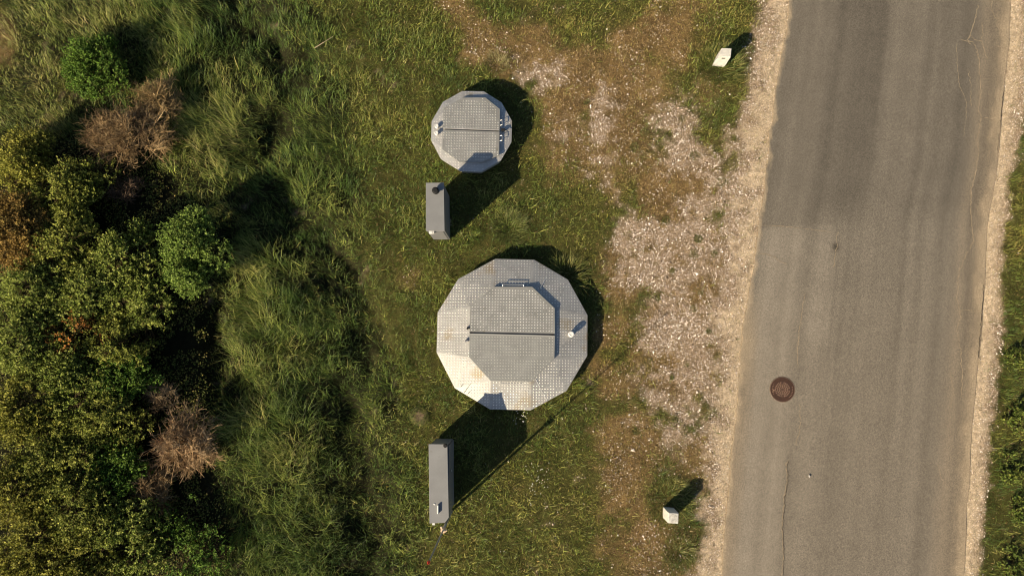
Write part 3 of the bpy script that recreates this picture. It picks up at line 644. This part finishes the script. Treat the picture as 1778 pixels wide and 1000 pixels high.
# mast in the cut corner of the long cabinet
b = P(784.5, 886, 0); hm = 4.5
root = thing('antenna_mast', 'thin tall grey mast with a red tip standing at the cabinet corner', 'mast', (b[0], b[1], 0)); o = root.location
m = MB(); m.tube((b[0], b[1], -.1), (b[0], b[1], 1.95), .034, .031, 14); m.build('lower_tube', M_pole, root, origin=o, smooth=False)
m = MB(); m.tube((b[0], b[1], 1.95), (b[0], b[1], hm - .1), .020, .016, 10); m.build('upper_rod', M_pole, root, origin=o)
m = MB(); m.tube((b[0], b[1], 1.9), (b[0], b[1], 2.06), .055, .05, 14); m.box((b[0] + .05, b[1] - .02, 1.99), (.05, .02, .04), .6); m.box((b[0] - .03, b[1] + .06, 2.03), (.02, .04, .03), .3); m.build('clamp', M_tan, root, bevel=.006, origin=o)
m = MB(); m.lathe((b[0], b[1], hm - .12), [(.02, 0), (.029, .02), (.029, .065), (.014, .09), (.006, .16)], 14); m.build('tip', M_red, root, origin=o)

# ------------------------------------------------------------------ marker stones
def marker(label, tops, h):
    t = at_z(tops, h); c = np.mean(t, 0); root = thing('marker_stone', label, 'marker stone', (c[0], c[1], 0), 'white marker stones along the road'); o = root.location
    base = inset(t, 1.04); ins = inset(t, .93)
    m = MB(); bm_ = m.bm; rings = []
    for poly, zz in ((base, -.15), (t, h - .05), (inset(t, .985), h - .02), (ins, h)): rings.append([bm_.verts.new((a[0], a[1], zz)) for a in poly])
    for A, B in zip(rings, rings[1:]):
        for k in range(4): bm_.faces.new((A[k], A[(k + 1) % 4], B[(k + 1) % 4], B[k]))
    bm_.faces.new(rings[-1]); bm_.faces.new(rings[0][::-1]); bmesh.ops.subdivide_edges(bm_, edges=bm_.edges[:], cuts=3, use_grid_fill=True)
    rr = random.Random(3)
    for v_ in bm_.verts: v_.co += Vector((rr.uniform(-1, 1), rr.uniform(-1, 1), rr.uniform(-1, 1))) * .0045
    m.build('post', M_stonew, root, origin=o)
    return root, o, t
root, o, t = marker('white square marker stone in a tall tussock with a dark slot in its face', [(1247.6, 98), (1269, 99.6), (1270.8, 84.6), (1253.6, 83.6)], .62)
s0 = np.mean([t[0], t[1]], 0); m = MB(); m.box((s0[0] - .005, s0[1] - .002, .62 - .09), (.045, .012, .012)); m.build('slot', M_black, root, origin=o)
root, o, t = marker('white square marker stone with lichen rings on its worn top, in low grass', [(1160, 908), (1177.9, 908.9), (1178.5, 890.9), (1160.8, 889.7)], .62)
c = np.mean(t, 0); m = MB()
for R_ in (.035, .062, .095):
    for k in range(16):
        if random.Random(k * 7 + int(R_ * 1e3)).random() < .6:
            a0, a1 = 2 * math.pi * k / 16, 2 * math.pi * (k + .8) / 16
            strip(m, (c[0] + R_ * math.cos(a0), c[1] + R_ * math.sin(a0), .622), (c[0] + R_ * math.cos(a1), c[1] + R_ * math.sin(a1), .622), .008, .004)
m.build('lichen', M_stoneg, root, origin=o)

# ------------------------------------------------------------------ manhole, round lid, pebble, twig
q = P(1358, 676, 0); zr = .016
root = thing('manhole_cover', 'rusty round iron manhole cover with a rosette of ribs set in the asphalt', 'manhole cover', (q[0], q[1], 0)); o = root.location
m = MB(); m.lathe((q[0], q[1], -.1), [(.34, 0), (.335, .1 + zr - .002), (.328, .1 + zr + .010), (.316, .1 + zr + .010), (.314, .1 + zr - .004)], 48); m.build('frame', M_ironrim, root, origin=o)
m = MB(); m.lathe((q[0], q[1], zr - .01), [(.313, 0), (.313, .018), (.2, .020)], 48)
zc = zr + .0105
for r_, n_ in ((.045, 12), (.085, 20), (.128, 30), (.185, 40)):
    for k in range(n_):
        a0, a1 = 2 * math.pi * k / n_, 2 * math.pi * (k + 1.02) / n_
        if r_ > .15 and k % 3 == 0: continue
        strip(m, (q[0] + r_ * math.cos(a0), q[1] + r_ * math.sin(a0), zc), (q[0] + r_ * math.cos(a1), q[1] + r_ * math.sin(a1), zc), .0055, .005, 1)
for k in range(24):
    a0 = 2 * math.pi * k / 24; ra, rb = ((.045, .128) if k % 3 == 0 else (.085, .128)) if k % 2 == 0 else (.14, .20)
    if k % 2 == 0 and k % 3: rb = .20
    strip(m, (q[0] + ra * math.cos(a0), q[1] + ra * math.sin(a0), zc), (q[0] + rb * math.cos(a0), q[1] + rb * math.sin(a0), zc), .006, .005, 1)
for a_, b_ in ((150, 205), (-50, 22)):
    for k in np.arange(a_, b_, 9):
        a0 = math.radians(k); rr_ = .262
        strip(m, (q[0] + (rr_ - .014) * math.cos(a0), q[1] + (rr_ - .014) * math.sin(a0), zc), (q[0] + (rr_ + .012) * math.cos(a0 + .02), q[1] + (rr_ + .012) * math.sin(a0 + .02), zc), .008, .004, 1)
m.lathe((q[0] - .225, q[1] - .02, zc), [(.02, 0), (.018, .005)], 12, 1)
m.build('cover', [M_iron, M_ironlt], root, origin=o)

q = P(728, 722, 0); m = MB(); m.lathe((0, 0, -.1), [(.25, 0), (.25, .10), (.235, .118), (.1, .126)], 32)
ob = m.build('concrete_lid', mat('pinkish_concrete', (.20, .135, .10), .9, spec=.1, noise=[(14, .7, 1.25, 5)], bump=(40, .4, .01)), smooth=False); ob.location = tuple(q)
tag(ob, 'small round pinkish concrete lid half sunk in the grass', 'concrete lid')
q = P(1405, 826, .03); bm = bmesh.new(); bmesh.ops.create_icosphere(bm, subdivisions=2, radius=.032)
for v_ in bm.verts: v_.co = Vector((v_.co.x * .75, v_.co.y * 1.1, v_.co.z * .6)) * (1 + .25 * (math.sin(v_.co.x * 90) * math.cos(v_.co.y * 70)))
me = bpy.data.meshes.new('pebble'); bm.to_mesh(me); bm.free(); me.materials.append(M_conc); ob = link(bpy.data.objects.new('pebble', me)); ob.location = (q[0], q[1], .042); tag(ob, 'loose pale pebble lying on the asphalt', 'pebble')
def twig(pts, label, r=.008):
    m = MB(); pp = [P(a, b, z_) for a, b, z_ in pts]
    for i, (a, b) in enumerate(zip(pp, pp[1:])): m.tube(a, b, r * (1 - i / len(pp) * .6), r * (1 - (i + 1) / len(pp) * .6), 6)
    c = pp[0]; ob = m.build('fallen_twig', mat('twig_wood', (.42, .33, .22), .8), origin=c); ob.location = tuple(c); tag(ob, label, 'twig')
twig([(1233, 326, .01), (1237, 316, .04), (1242, 311, .03), (1239, 306, .05)], 'bare pale twig lying in the gravel beside the road')
twig([(546, 84, .5), (562, 74, .55), (578, 64, .5)], 'long straight dry twig lying on top of the tall grass', .010)

# ------------------------------------------------------------------ shrubs
def leaves_mesh(name, pos, dirn, nor, ln, wd, col, parent):
    n = len(pos); dirn /= np.linalg.norm(dirn, axis=1)[:, None] + 1e-9
    side = np.cross(dirn, nor); side /= np.linalg.norm(side, axis=1)[:, None] + 1e-9; up_ = np.cross(side, dirn)
    a = pos; b = pos + dirn * (ln * .45)[:, None] + side * (wd * .5)[:, None] + up_ * (wd * .18)[:, None]
    c = pos + dirn * ln[:, None]; e = pos + dirn * (ln * .45)[:, None] - side * (wd * .5)[:, None] + up_ * (wd * .18)[:, None]
    V = np.stack([a, b, c, e], 1).reshape(-1, 3); k = np.arange(n)[:, None] * 4
    F = np.concatenate([k + np.array([[0, 1, 2]]), k + np.array([[0, 2, 3]])])
    return npmesh(name, V, [F], M_leaf, np.repeat(col, 4, 0), parent=parent)
def sticks(name, A, B, r0, r1, col, parent):
    n = len(A); ax = B - A; ax /= np.linalg.norm(ax, axis=1)[:, None] + 1e-9
    t = np.where(np.abs(ax[:, 2:3]) > .9, np.array([[1., 0, 0]]), np.array([[0, 0, 1.]])); u_ = np.cross(ax, t); u_ /= np.linalg.norm(u_, axis=1)[:, None] + 1e-9; w_ = np.cross(ax, u_)
    rows = []
    for c, r in ((A, r0), (B, r1)):
        for k in range(3):
            a = 2 * math.pi * k / 3; rows.append(c + (u_ * math.cos(a) + w_ * math.sin(a)) * np.reshape(r, (-1, 1)))
    V = np.stack(rows, 1).reshape(-1, 3); b = np.arange(n)[:, None] * 6
    F = np.concatenate([b + np.array([[0, 1, 4, 3]]), b + np.array([[1, 2, 5, 4]]), b + np.array([[2, 0, 3, 5]])])
    return npmesh(name, V, [F], M_bark, np.repeat(col, 6, 0), parent=parent)
def unit(n): q = rng.normal(0, 1, (n, 3)); return q / np.linalg.norm(q, axis=1)[:, None]
def shrub(name, label, cat, px, py, rx, ry, h, pal, ntw=700, leaf=.05, per=11, group=None, lobes=8, upness=.5, stemcol=(.07, .05, .025), gap=.35, wr=.62):
    c = P(px, py, h * .62); root = thing(name, label, cat, (c[0], c[1], 0), group)
    lc = []; lr = []
    for k in range(lobes):
        a = 2 * math.pi * (k + rng.random()) / lobes; q = rng.uniform(.2, .66) if k else 0
        lc.append((rx * q * math.cos(a), ry * q * math.sin(a), h * rng.uniform(.48, .74) * (1 - .35 * q))); lr.append(rng.uniform(.34, .56) * min(rx, ry))
    lc = np.array(lc); lr = np.array(lr)
    k = rng.integers(0, lobes, ntw); dd = unit(ntw); dd[:, 2] = np.abs(dd[:, 2]) * 1.2 - .35; dd /= np.linalg.norm(dd, axis=1)[:, None]
    rr = lr[k] * (1 - .45 * rng.random(ntw) ** 2.2); tip = lc[k] + dd * rr[:, None] * np.array([1, 1, .85])
    nz = fbm(tip[:, 0] * 2.3 + px, tip[:, 1] * 2.3 + py, 6, 3) + .25 * (fbm(tip[:, 0] * 5, tip[:, 2] * 5, 9, 2) - .5)
    keep = (nz > gap) & (tip[:, 2] > .08); tip, dd, k = tip[keep], dd[keep], k[keep]; n = len(tip)
    tdir = dd * .8 + np.array([0, 0, upness]) + unit(n) * .45; tdir /= np.linalg.norm(tdir, axis=1)[:, None]
    L = rng.uniform(.18, .38, n); tone = rng.lognormal(0, .16, n); tsel = np.clip(rng.normal(.45, .22, n), 0, 1)
    s = (np.arange(per) + .5)[None, :] / per * np.ones((n, 1)) + rng.normal(0, .03, (n, per))
    pos = tip[:, None, :] - tdir[:, None, :] * ((1 - s) * L[:, None])[:, :, None]
    N = n * per; pos = pos.reshape(-1, 3) + rng.normal(0, .006, (N, 3)); T = np.repeat(tdir, per, 0)
    ld = T * .55 + unit(N) * .8; nor = unit(N) * .65 + np.array([-.35, -.3, .8]) + np.repeat(dd, per, 0) * .3
    ln = leaf * rng.uniform(.65, 1.3, N); col = mixcol(pal, N, .14, np.repeat(tsel, per) + rng.normal(0, .12, N)) * np.repeat(tone, per)[:, None]
    leaves_mesh('foliage', pos, ld, nor, ln, ln * wr * rng.uniform(.8, 1.15, N), col, root)
    A = [tip - tdir * L[:, None]]; B = [tip]; R0 = [np.full(n, .004)]; R1 = [np.full(n, .002)]
    A.append(lc[k] * .5 + (tip - tdir * L[:, None]) * .5); B.append(tip - tdir * L[:, None]); R0.append(np.full(n, .008)); R1.append(np.full(n, .004))
    base = np.stack([rng.normal(0, .12, lobes), rng.normal(0, .12, lobes), np.full(lobes, -.05)], -1); A.append(base); B.append(lc); R0.append(np.full(lobes, .035)); R1.append(np.full(lobes, .018))
    A = np.concatenate(A); sticks('stem', A, np.concatenate(B), np.concatenate(R0), np.concatenate(R1), np.tile(np.array(stemcol), (len(A), 1)) * rng.lognormal(0, .15, len(A))[:, None], root)
    return root
def dead_shrub(label, px, py, rx, ry, h, n1=46, n2=12, n3=4, pal=((.15, .092, .045), (.26, .175, .085), (.38, .275, .15)), lean=(0, 0)):
    c = P(px, py, h * .6); root = thing('dead_shrub', label, 'dead shrub', (c[0], c[1], 0))
    a = rng.uniform(0, 6.28, n1); q = np.sqrt(rng.random(n1))
    B1 = np.stack([rx * q * np.cos(a) * .75 + lean[0], ry * q * np.sin(a) * .75 + lean[1], h * (1 - .45 * q) * rng.uniform(.45, 1.0, n1)], -1); A1 = np.stack([rng.normal(0, .15, n1), rng.normal(0, .15, n1), np.zeros(n1)], -1)
    M1 = A1 * .5 + B1 * .5 + rng.normal(0, .08, (n1, 3))
    i = np.repeat(np.arange(n1), n2); t = rng.uniform(.35, 1, len(i))[:, None]; A2 = M1[i] * (1 - t) + B1[i] * t
    d1 = (B1 - M1); d1 /= np.linalg.norm(d1, axis=1)[:, None]; d2 = d1[i] * .6 + unit(len(i)) * .75 + np.array([0, 0, .15]); d2 /= np.linalg.norm(d2, axis=1)[:, None]
    L2 = (rng.uniform(.08, .38, len(i)) * rng.uniform(.5, 1.7, n1)[i])[:, None] * min(rx, ry) / .9; B2 = A2 + d2 * L2; B2[:, 2] = np.maximum(B2[:, 2], .03)
    j = np.repeat(np.arange(len(i)), n3); t = rng.uniform(.2, 1, len(j))[:, None]; A3 = A2[j] * (1 - t) + B2[j] * t
    d3 = d2[j] * .7 + unit(len(j)) * .7; d3 /= np.linalg.norm(d3, axis=1)[:, None]; B3 = A3 + d3 * rng.uniform(.06, .20, len(j))[:, None]
    tone = rng.lognormal(0, .2, n1)
    c1, c2, c3 = mixcol(pal, n1, .1), mixcol(pal, len(i), .15) * tone[i][:, None], mixcol(pal, len(j), .2) * tone[i][j][:, None]
    sticks('twigs', np.concatenate([A2, A3]), np.concatenate([B2, B3]), np.concatenate([np.full(len(A2), .006), np.full(len(A3), .0042)]), np.concatenate([np.full(len(A2), .003), np.full(len(A3), .002)]), np.concatenate([c2, c3]), root)
    sticks('stem', np.concatenate([A1, M1]), np.concatenate([M1, B1]), np.concatenate([np.full(n1, .022), np.full(n1, .015)]), np.concatenate([np.full(n1, .015), np.full(n1, .007)]), np.concatenate([c1, c1]), root)
OLIVE = [(.095, .118, .018), (.215, .240, .038), (.40, .40, .085)]
PALEG = [(.100, .145, .020), (.225, .270, .046), (.40, .43, .11)]
BRONZE = [(.14, .085, .022), (.26, .165, .040), (.36, .27, .07)]
BRIGHT = [(.100, .165, .026), (.195, .285, .048), (.32, .41, .10)]
DARKG = [(.040, .095, .012), (.100, .180, .022), (.180, .270, .040)]
RUSSET = [(.20, .14, .03), (.38, .165, .035), (.50, .18, .04)]
YELG = [(.12, .130, .018), (.25, .250, .036), (.40, .37, .075)]
GT = 'shrubs of the thicket'
shrub('shrub', 'rounded bright green shrub standing apart at the edge of the thicket', 'shrub', 326, 428, 1.02, 1.55, 1.75, BRIGHT, 2300, .046, 12, None, 13, gap=.24, stemcol=(.04, .035, .015))
shrub('shrub', 'deep green rounded shrub among rough grass above the brown dead shrub', 'shrub', 158, 105, 1.0, 1.08, 1.25, DARKG, 1300, .05, 12, None, 12, gap=.3, stemcol=(.04, .035, .015))
T = [  # px, py, rx, ry, h, palette, twigs, gap, label
 (38, 282, 1.15, .95, 1.5, YELG, 800, .36, 'yellow green shrub at the left edge, topmost shrub of the thicket'),
 (115, 322, 1.1, .95, 1.55, OLIVE, 800, .40, 'olive shrub with long open sprays just below left of the large dead shrub'),
 (25, 400, 1.2, 1.1, 1.7, BRONZE, 900, .34, 'bronze leaved shrub at the left edge of the thicket, browner than those around it'),
 (120, 420, 1.15, 1.1, 1.7, OLIVE, 800, .36, 'olive shrub between the bronze shrub and the bright rounded shrub'),
 (208, 452, 1.0, 1.15, 1.6, PALEG, 850, .36, 'pale green shrub touching the left side of the bright green rounded shrub'),
 (50, 500, 1.2, 1.0, 1.8, PALEG, 850, .34, 'pale green shrub below the bronze shrub at the left edge'),
 (150, 512, 1.15, .9, 1.7, PALEG, 800, .37, 'pale green shrub directly above the russet shrub'),
 (245, 520, .95, .85, 1.5, PALEG, 650, .40, 'pale green shrub below left of the bright green rounded shrub'),
 (122, 570, .8, .78, 1.8, RUSSET, 300, .50, 'russet orange leaved shrub in the middle of the thicket'),
 (35, 600, 1.2, 1.1, 1.9, PALEG, 900, .34, 'pale green shrub at the left edge beside the russet shrub'),
 (205, 590, 1.1, .95, 1.6, OLIVE, 650, .43, 'thin olive shrub just right of the russet shrub'),
 (110, 655, 1.2, 1.0, 1.75, PALEG, 850, .38, 'pale green shrub directly below the russet shrub'),
 (215, 655, 1.0, .85, 1.3, DARKG, 500, .45, 'dark green sparse shrub beside the black gap above the grey dead shrub'),
 (35, 715, 1.2, 1.1, 1.8, YELG, 850, .38, 'yellow green shrub at the left edge two shrubs below the bronze one'),
 (175, 740, 1.1, .9, 1.5, OLIVE, 600, .44, 'olive shrub left of the small grey dead shrub'),
 (95, 790, 1.15, 1.0, 1.6, OLIVE, 800, .40, 'olive shrub with upright sprays left of the lower brown dead shrub'),
 (200, 810, .9, .8, 1.3, DARKG, 600, .40, 'dark green shrub touching the left side of the lower brown dead shrub'),
 (30, 850, 1.2, 1.1, 1.8, YELG, 850, .36, 'yellow green shrub at the left edge above the bottom left corner'),
 (130, 880, 1.2, 1.05, 1.7, OLIVE, 850, .36, 'olive shrub low in the thicket, left of the tip of the lower brown dead shrub'),
 (215, 930, 1.1, 1.0, 1.4, PALEG, 750, .40, 'pale green shrub along the bottom edge left of the shaded shrub'),
 (50, 965, 1.25, 1.1, 1.8, YELG, 900, .34, 'yellow green shrub filling the bottom left corner'),
 (140, 1000, 1.1, 1.0, 1.6, YELG, 700, .36, 'yellow green shrub on the bottom edge beside the corner shrub'),
 (320, 945, 1.1, 1.2, .8, DARKG, 420, .46, 'dark low shrub with sparse pale leaves below the lower brown dead shrub'),
]
for (px, py, rx, ry, h, pal, ntw, gap, lab) in T:
    shrub('shrub', lab, 'shrub', px, py, rx * 1.12, ry * 1.12, h, pal, int(ntw * 1.75), .056, 11, GT, 12, gap=gap - .03)
dead_shrub('large reddish brown dead shrub with fine twigs near the top of the thicket', 213, 232, 1.5, 1.0, 1.3, 78, 14, 5)
dead_shrub('smaller tan dead shrub with upright twigs right beside the large reddish brown one', 270, 170, .75, .75, 1.05, 40, 13, 5, ((.20, .125, .055), (.32, .22, .095), (.42, .31, .16)))
dead_shrub('thin grey dead shrub in the dark gap below the large reddish brown one', 215, 330, .7, .5, .7, 22, 9, 4, ((.09, .06, .04), (.15, .105, .07)))
dead_shrub('tangled light brown dead shrub at the right edge of the lower thicket', 318, 775, 1.0, 1.05, 1.45, 60, 13, 5, ((.18, .11, .055), (.32, .21, .11), (.50, .36, .21)))
dead_shrub('narrow brown dead shrub trailing below the tangled light brown one', 262, 850, .65, .85, 1.0, 40, 12, 5)
dead_shrub('small grey bare shrub in the dark gap above the tangled light brown one', 275, 690, .6, .45, 1.0, 24, 9, 4, ((.16, .11, .06), (.30, .22, .13)))

def undergrowth():
    x, y, u, v = scatter(420000); k = (rng.random(len(x)) < sm(10, -50, u - ipl(TL, v)) * sm(190, 270, v)) & (fbm(x * 2, y * 2, 4, 3) > .40); x, y = x[k], y[k]; n = len(x)
    z = .04 + .28 * rng.random(n) * fbm(x * 1.5, y * 1.5, 7, 3) + .45 * rng.random(n) * sm(230, 120, u[k])
    ln = rng.uniform(.03, .07, n); col = mixcol([(.055, .080, .016), (.12, .135, .028), (.22, .18, .055)], n, .25)
    return leaves_mesh('undergrowth', np.stack([x, y, z], -1), unit(n) * np.array([1, 1, .5]), unit(n) * .5 + np.array([0, 0, 1.]), ln, ln * .6, col, None)
tag(undergrowth(), 'dark low leafy undergrowth on the shaded floor of the thicket', 'undergrowth', kind='stuff')

# ------------------------------------------------------------------ tussocks, weeds, flowers
def tuft(name, label, cat, px, py, r, n, h, pal, group=None, hole=None, w=(.006, .011), sp=.6):
    c = P(px, py, 0); q = r * np.sqrt(rng.random(n)); a = rng.uniform(0, 6.28, n); x, y = q * np.cos(a), q * np.sin(a)
    if hole: k = np.maximum(np.abs(x - hole[0]), np.abs(y - hole[1])) > hole[2]; x, y, a = x[k], y[k], a[k]
    n = len(x); ang = a + rng.normal(0, sp, n)
    o = blades(name, x, y, relief(x + c[0], y + c[1]) - .01, h * rng.uniform(.5, 1.2, n), rng.uniform(*w, n), ang, rng.uniform(.1, .7, n), rng.uniform(.4, 1.4, n), mixcol(pal, n, .25), 3)
    o.location = (c[0], c[1], 0); return tag(o, label, cat, group)
LUSHP = [(.040, .070, .014), (.090, .115, .022), (.17, .175, .045), (.32, .28, .10)]
tuft('grass_tussock', 'tall green grass tussock round the foot of the marker stone with the slot', 'grass tussock', 1250, 116, .60, 1300, .30, LUSHP, hole=(.14, .16, .22))
tuft('grass_tussock', 'dark low grass tussock round the foot of the marker stone with lichen rings', 'grass tussock', 1162, 868, .60, 1100, .24, LUSHP, hole=(-.02, -.28, .15))
tuft('grass_tussock', 'dark green grass tussock near the bottom edge between dry turf and gravel', 'grass tussock', 1178, 958, .4, 600, .22, LUSHP)
tuft('grass_tussock', 'pale leaning grass tussock at the top left of the small well cover', 'grass tussock', 862, 112, .28, 350, .3, [(.10, .10, .03), (.2, .18, .07), (.3, .25, .12)])
q_ = np.array([(728 + 15.5 * math.cos(t_), 722 + 15.5 * math.sin(t_), t_) for t_ in rng.uniform(0, 6.28, 420)]); q_[:, :2] += rng.normal(0, 2.2, (420, 2))
c_ = np.array([P(a, b) for a, b in q_[:, :2]]); n_ = len(c_)
tag(blades('lid_grass', c_[:, 0], c_[:, 1], np.zeros(n_), rng.uniform(.10, .30, n_), rng.uniform(.006, .012, n_), -q_[:, 2] + math.pi + rng.normal(0, .9, n_), rng.uniform(.2, .8, n_), rng.uniform(.4, 1.3, n_), mixcol(LUSHP, n_, .25), 3), 'grass blades growing over the edge of the round concrete lid', 'grass', kind='stuff')
tuft('grass_tussock', 'large bright tussock between the upper cabinet and the large well cover', 'grass tussock', 885, 395, .45, 700, .3, [(.06, .09, .02), (.12, .14, .035), (.2, .2, .07)])
tuft('grass_tussock', 'long seeding grass growing against the shaded side of the large well cover', 'grass tussock', 985, 478, .42, 420, .5, LUSHP, hole=(-.22, -.25, .28))
WEEDS = [(1210, 415, .13), (1203, 442, .12), (1238, 441, .10), (1141, 518, .10), (1202, 535, .13), (1214, 508, .08), (1112, 524, .14), (1192, 633, .08), (1168, 655, .08), (1128, 630, .13), (1112, 678, .15), (1157, 383, .14), (1101, 255, .13), (1120, 230, .12), (1019, 177, .11), (1242, 258, .16), (1206, 271, .14), (1254, 316, .16), (1190, 747, .13), (1171, 728, .12), (1104, 749, .13), (1165, 470, .09), (1230, 575, .08)]
for px, py, r in WEEDS:
    tuft('weed_tuft', 'small dark green weed tuft growing in the pale gravel', 'weed tuft', px + rng.normal(0, 1), py, r * rng.uniform(.7, 1.15), int(rng.uniform(450, 1300) * r + 60), rng.uniform(.05, .09), [(.05, .06, .015), (.10, .105, .025), (.18, .16, .045)], 'weed tufts in the gravel', w=(.008, .016), sp=3)
def weed_plant(label, px, py, r, n, h, pal):
    shrub('leafy_weed', label, 'weed', px, py, r, r * 1.1, h, pal, n, .055, 8, 'leafy weeds on the far verge', 5, gap=.3, wr=.7)
for lab, px, py, r in [('leafy weed clump on the far verge, topmost of the row', 1768, 720, .55), ('leafy weed clump on the far verge near the road, second of the row', 1762, 815, .6), ('leafy weed clump at the frame edge beside the dark hollow', 1776, 880, .5), ('leafy weed clump in the bottom right corner', 1765, 975, .55), ('leafy weed clump at the right edge, set apart above the others', 1776, 620, .45)]:
    weed_plant(lab, px, py, r, 120, .2, [(.05, .085, .014), (.11, .145, .026), (.20, .22, .045)])
def flowers():
    pts = [(930 + rng.normal(0, 9), 818 + rng.normal(0, 7)) for _ in range(14)] + [(937 + rng.normal(0, 6), 832 + rng.normal(0, 8)) for _ in range(14)] + [(924 + rng.normal(0, 5), 850 + rng.normal(0, 5)) for _ in range(7)] + [(921, 873), (919, 868), (922, 876)] + [(905 + rng.normal(0, 8), 722 + rng.normal(0, 6)) for _ in range(24)] + [(940 + rng.normal(0, 70), 900 + rng.normal(0, 50)) for _ in range(12)]
    m = MB()
    for a, b in pts:
        q = P(a, b, .14); R_ = rng.uniform(.008, .013)
        m.tube((q[0], q[1], 0), (q[0], q[1], .137), .002, n=4, mi=1); m.lathe((q[0], q[1], .135), [(R_ * .4, 0), (R_, .004), (R_ * .9, .008), (R_ * .3, .010)], 8)
    return m.build('daisies', [M_flower, M_stoneg])
tag(flowers(), 'tiny white daisies scattered in the short grass', 'flowers', kind='stuff')
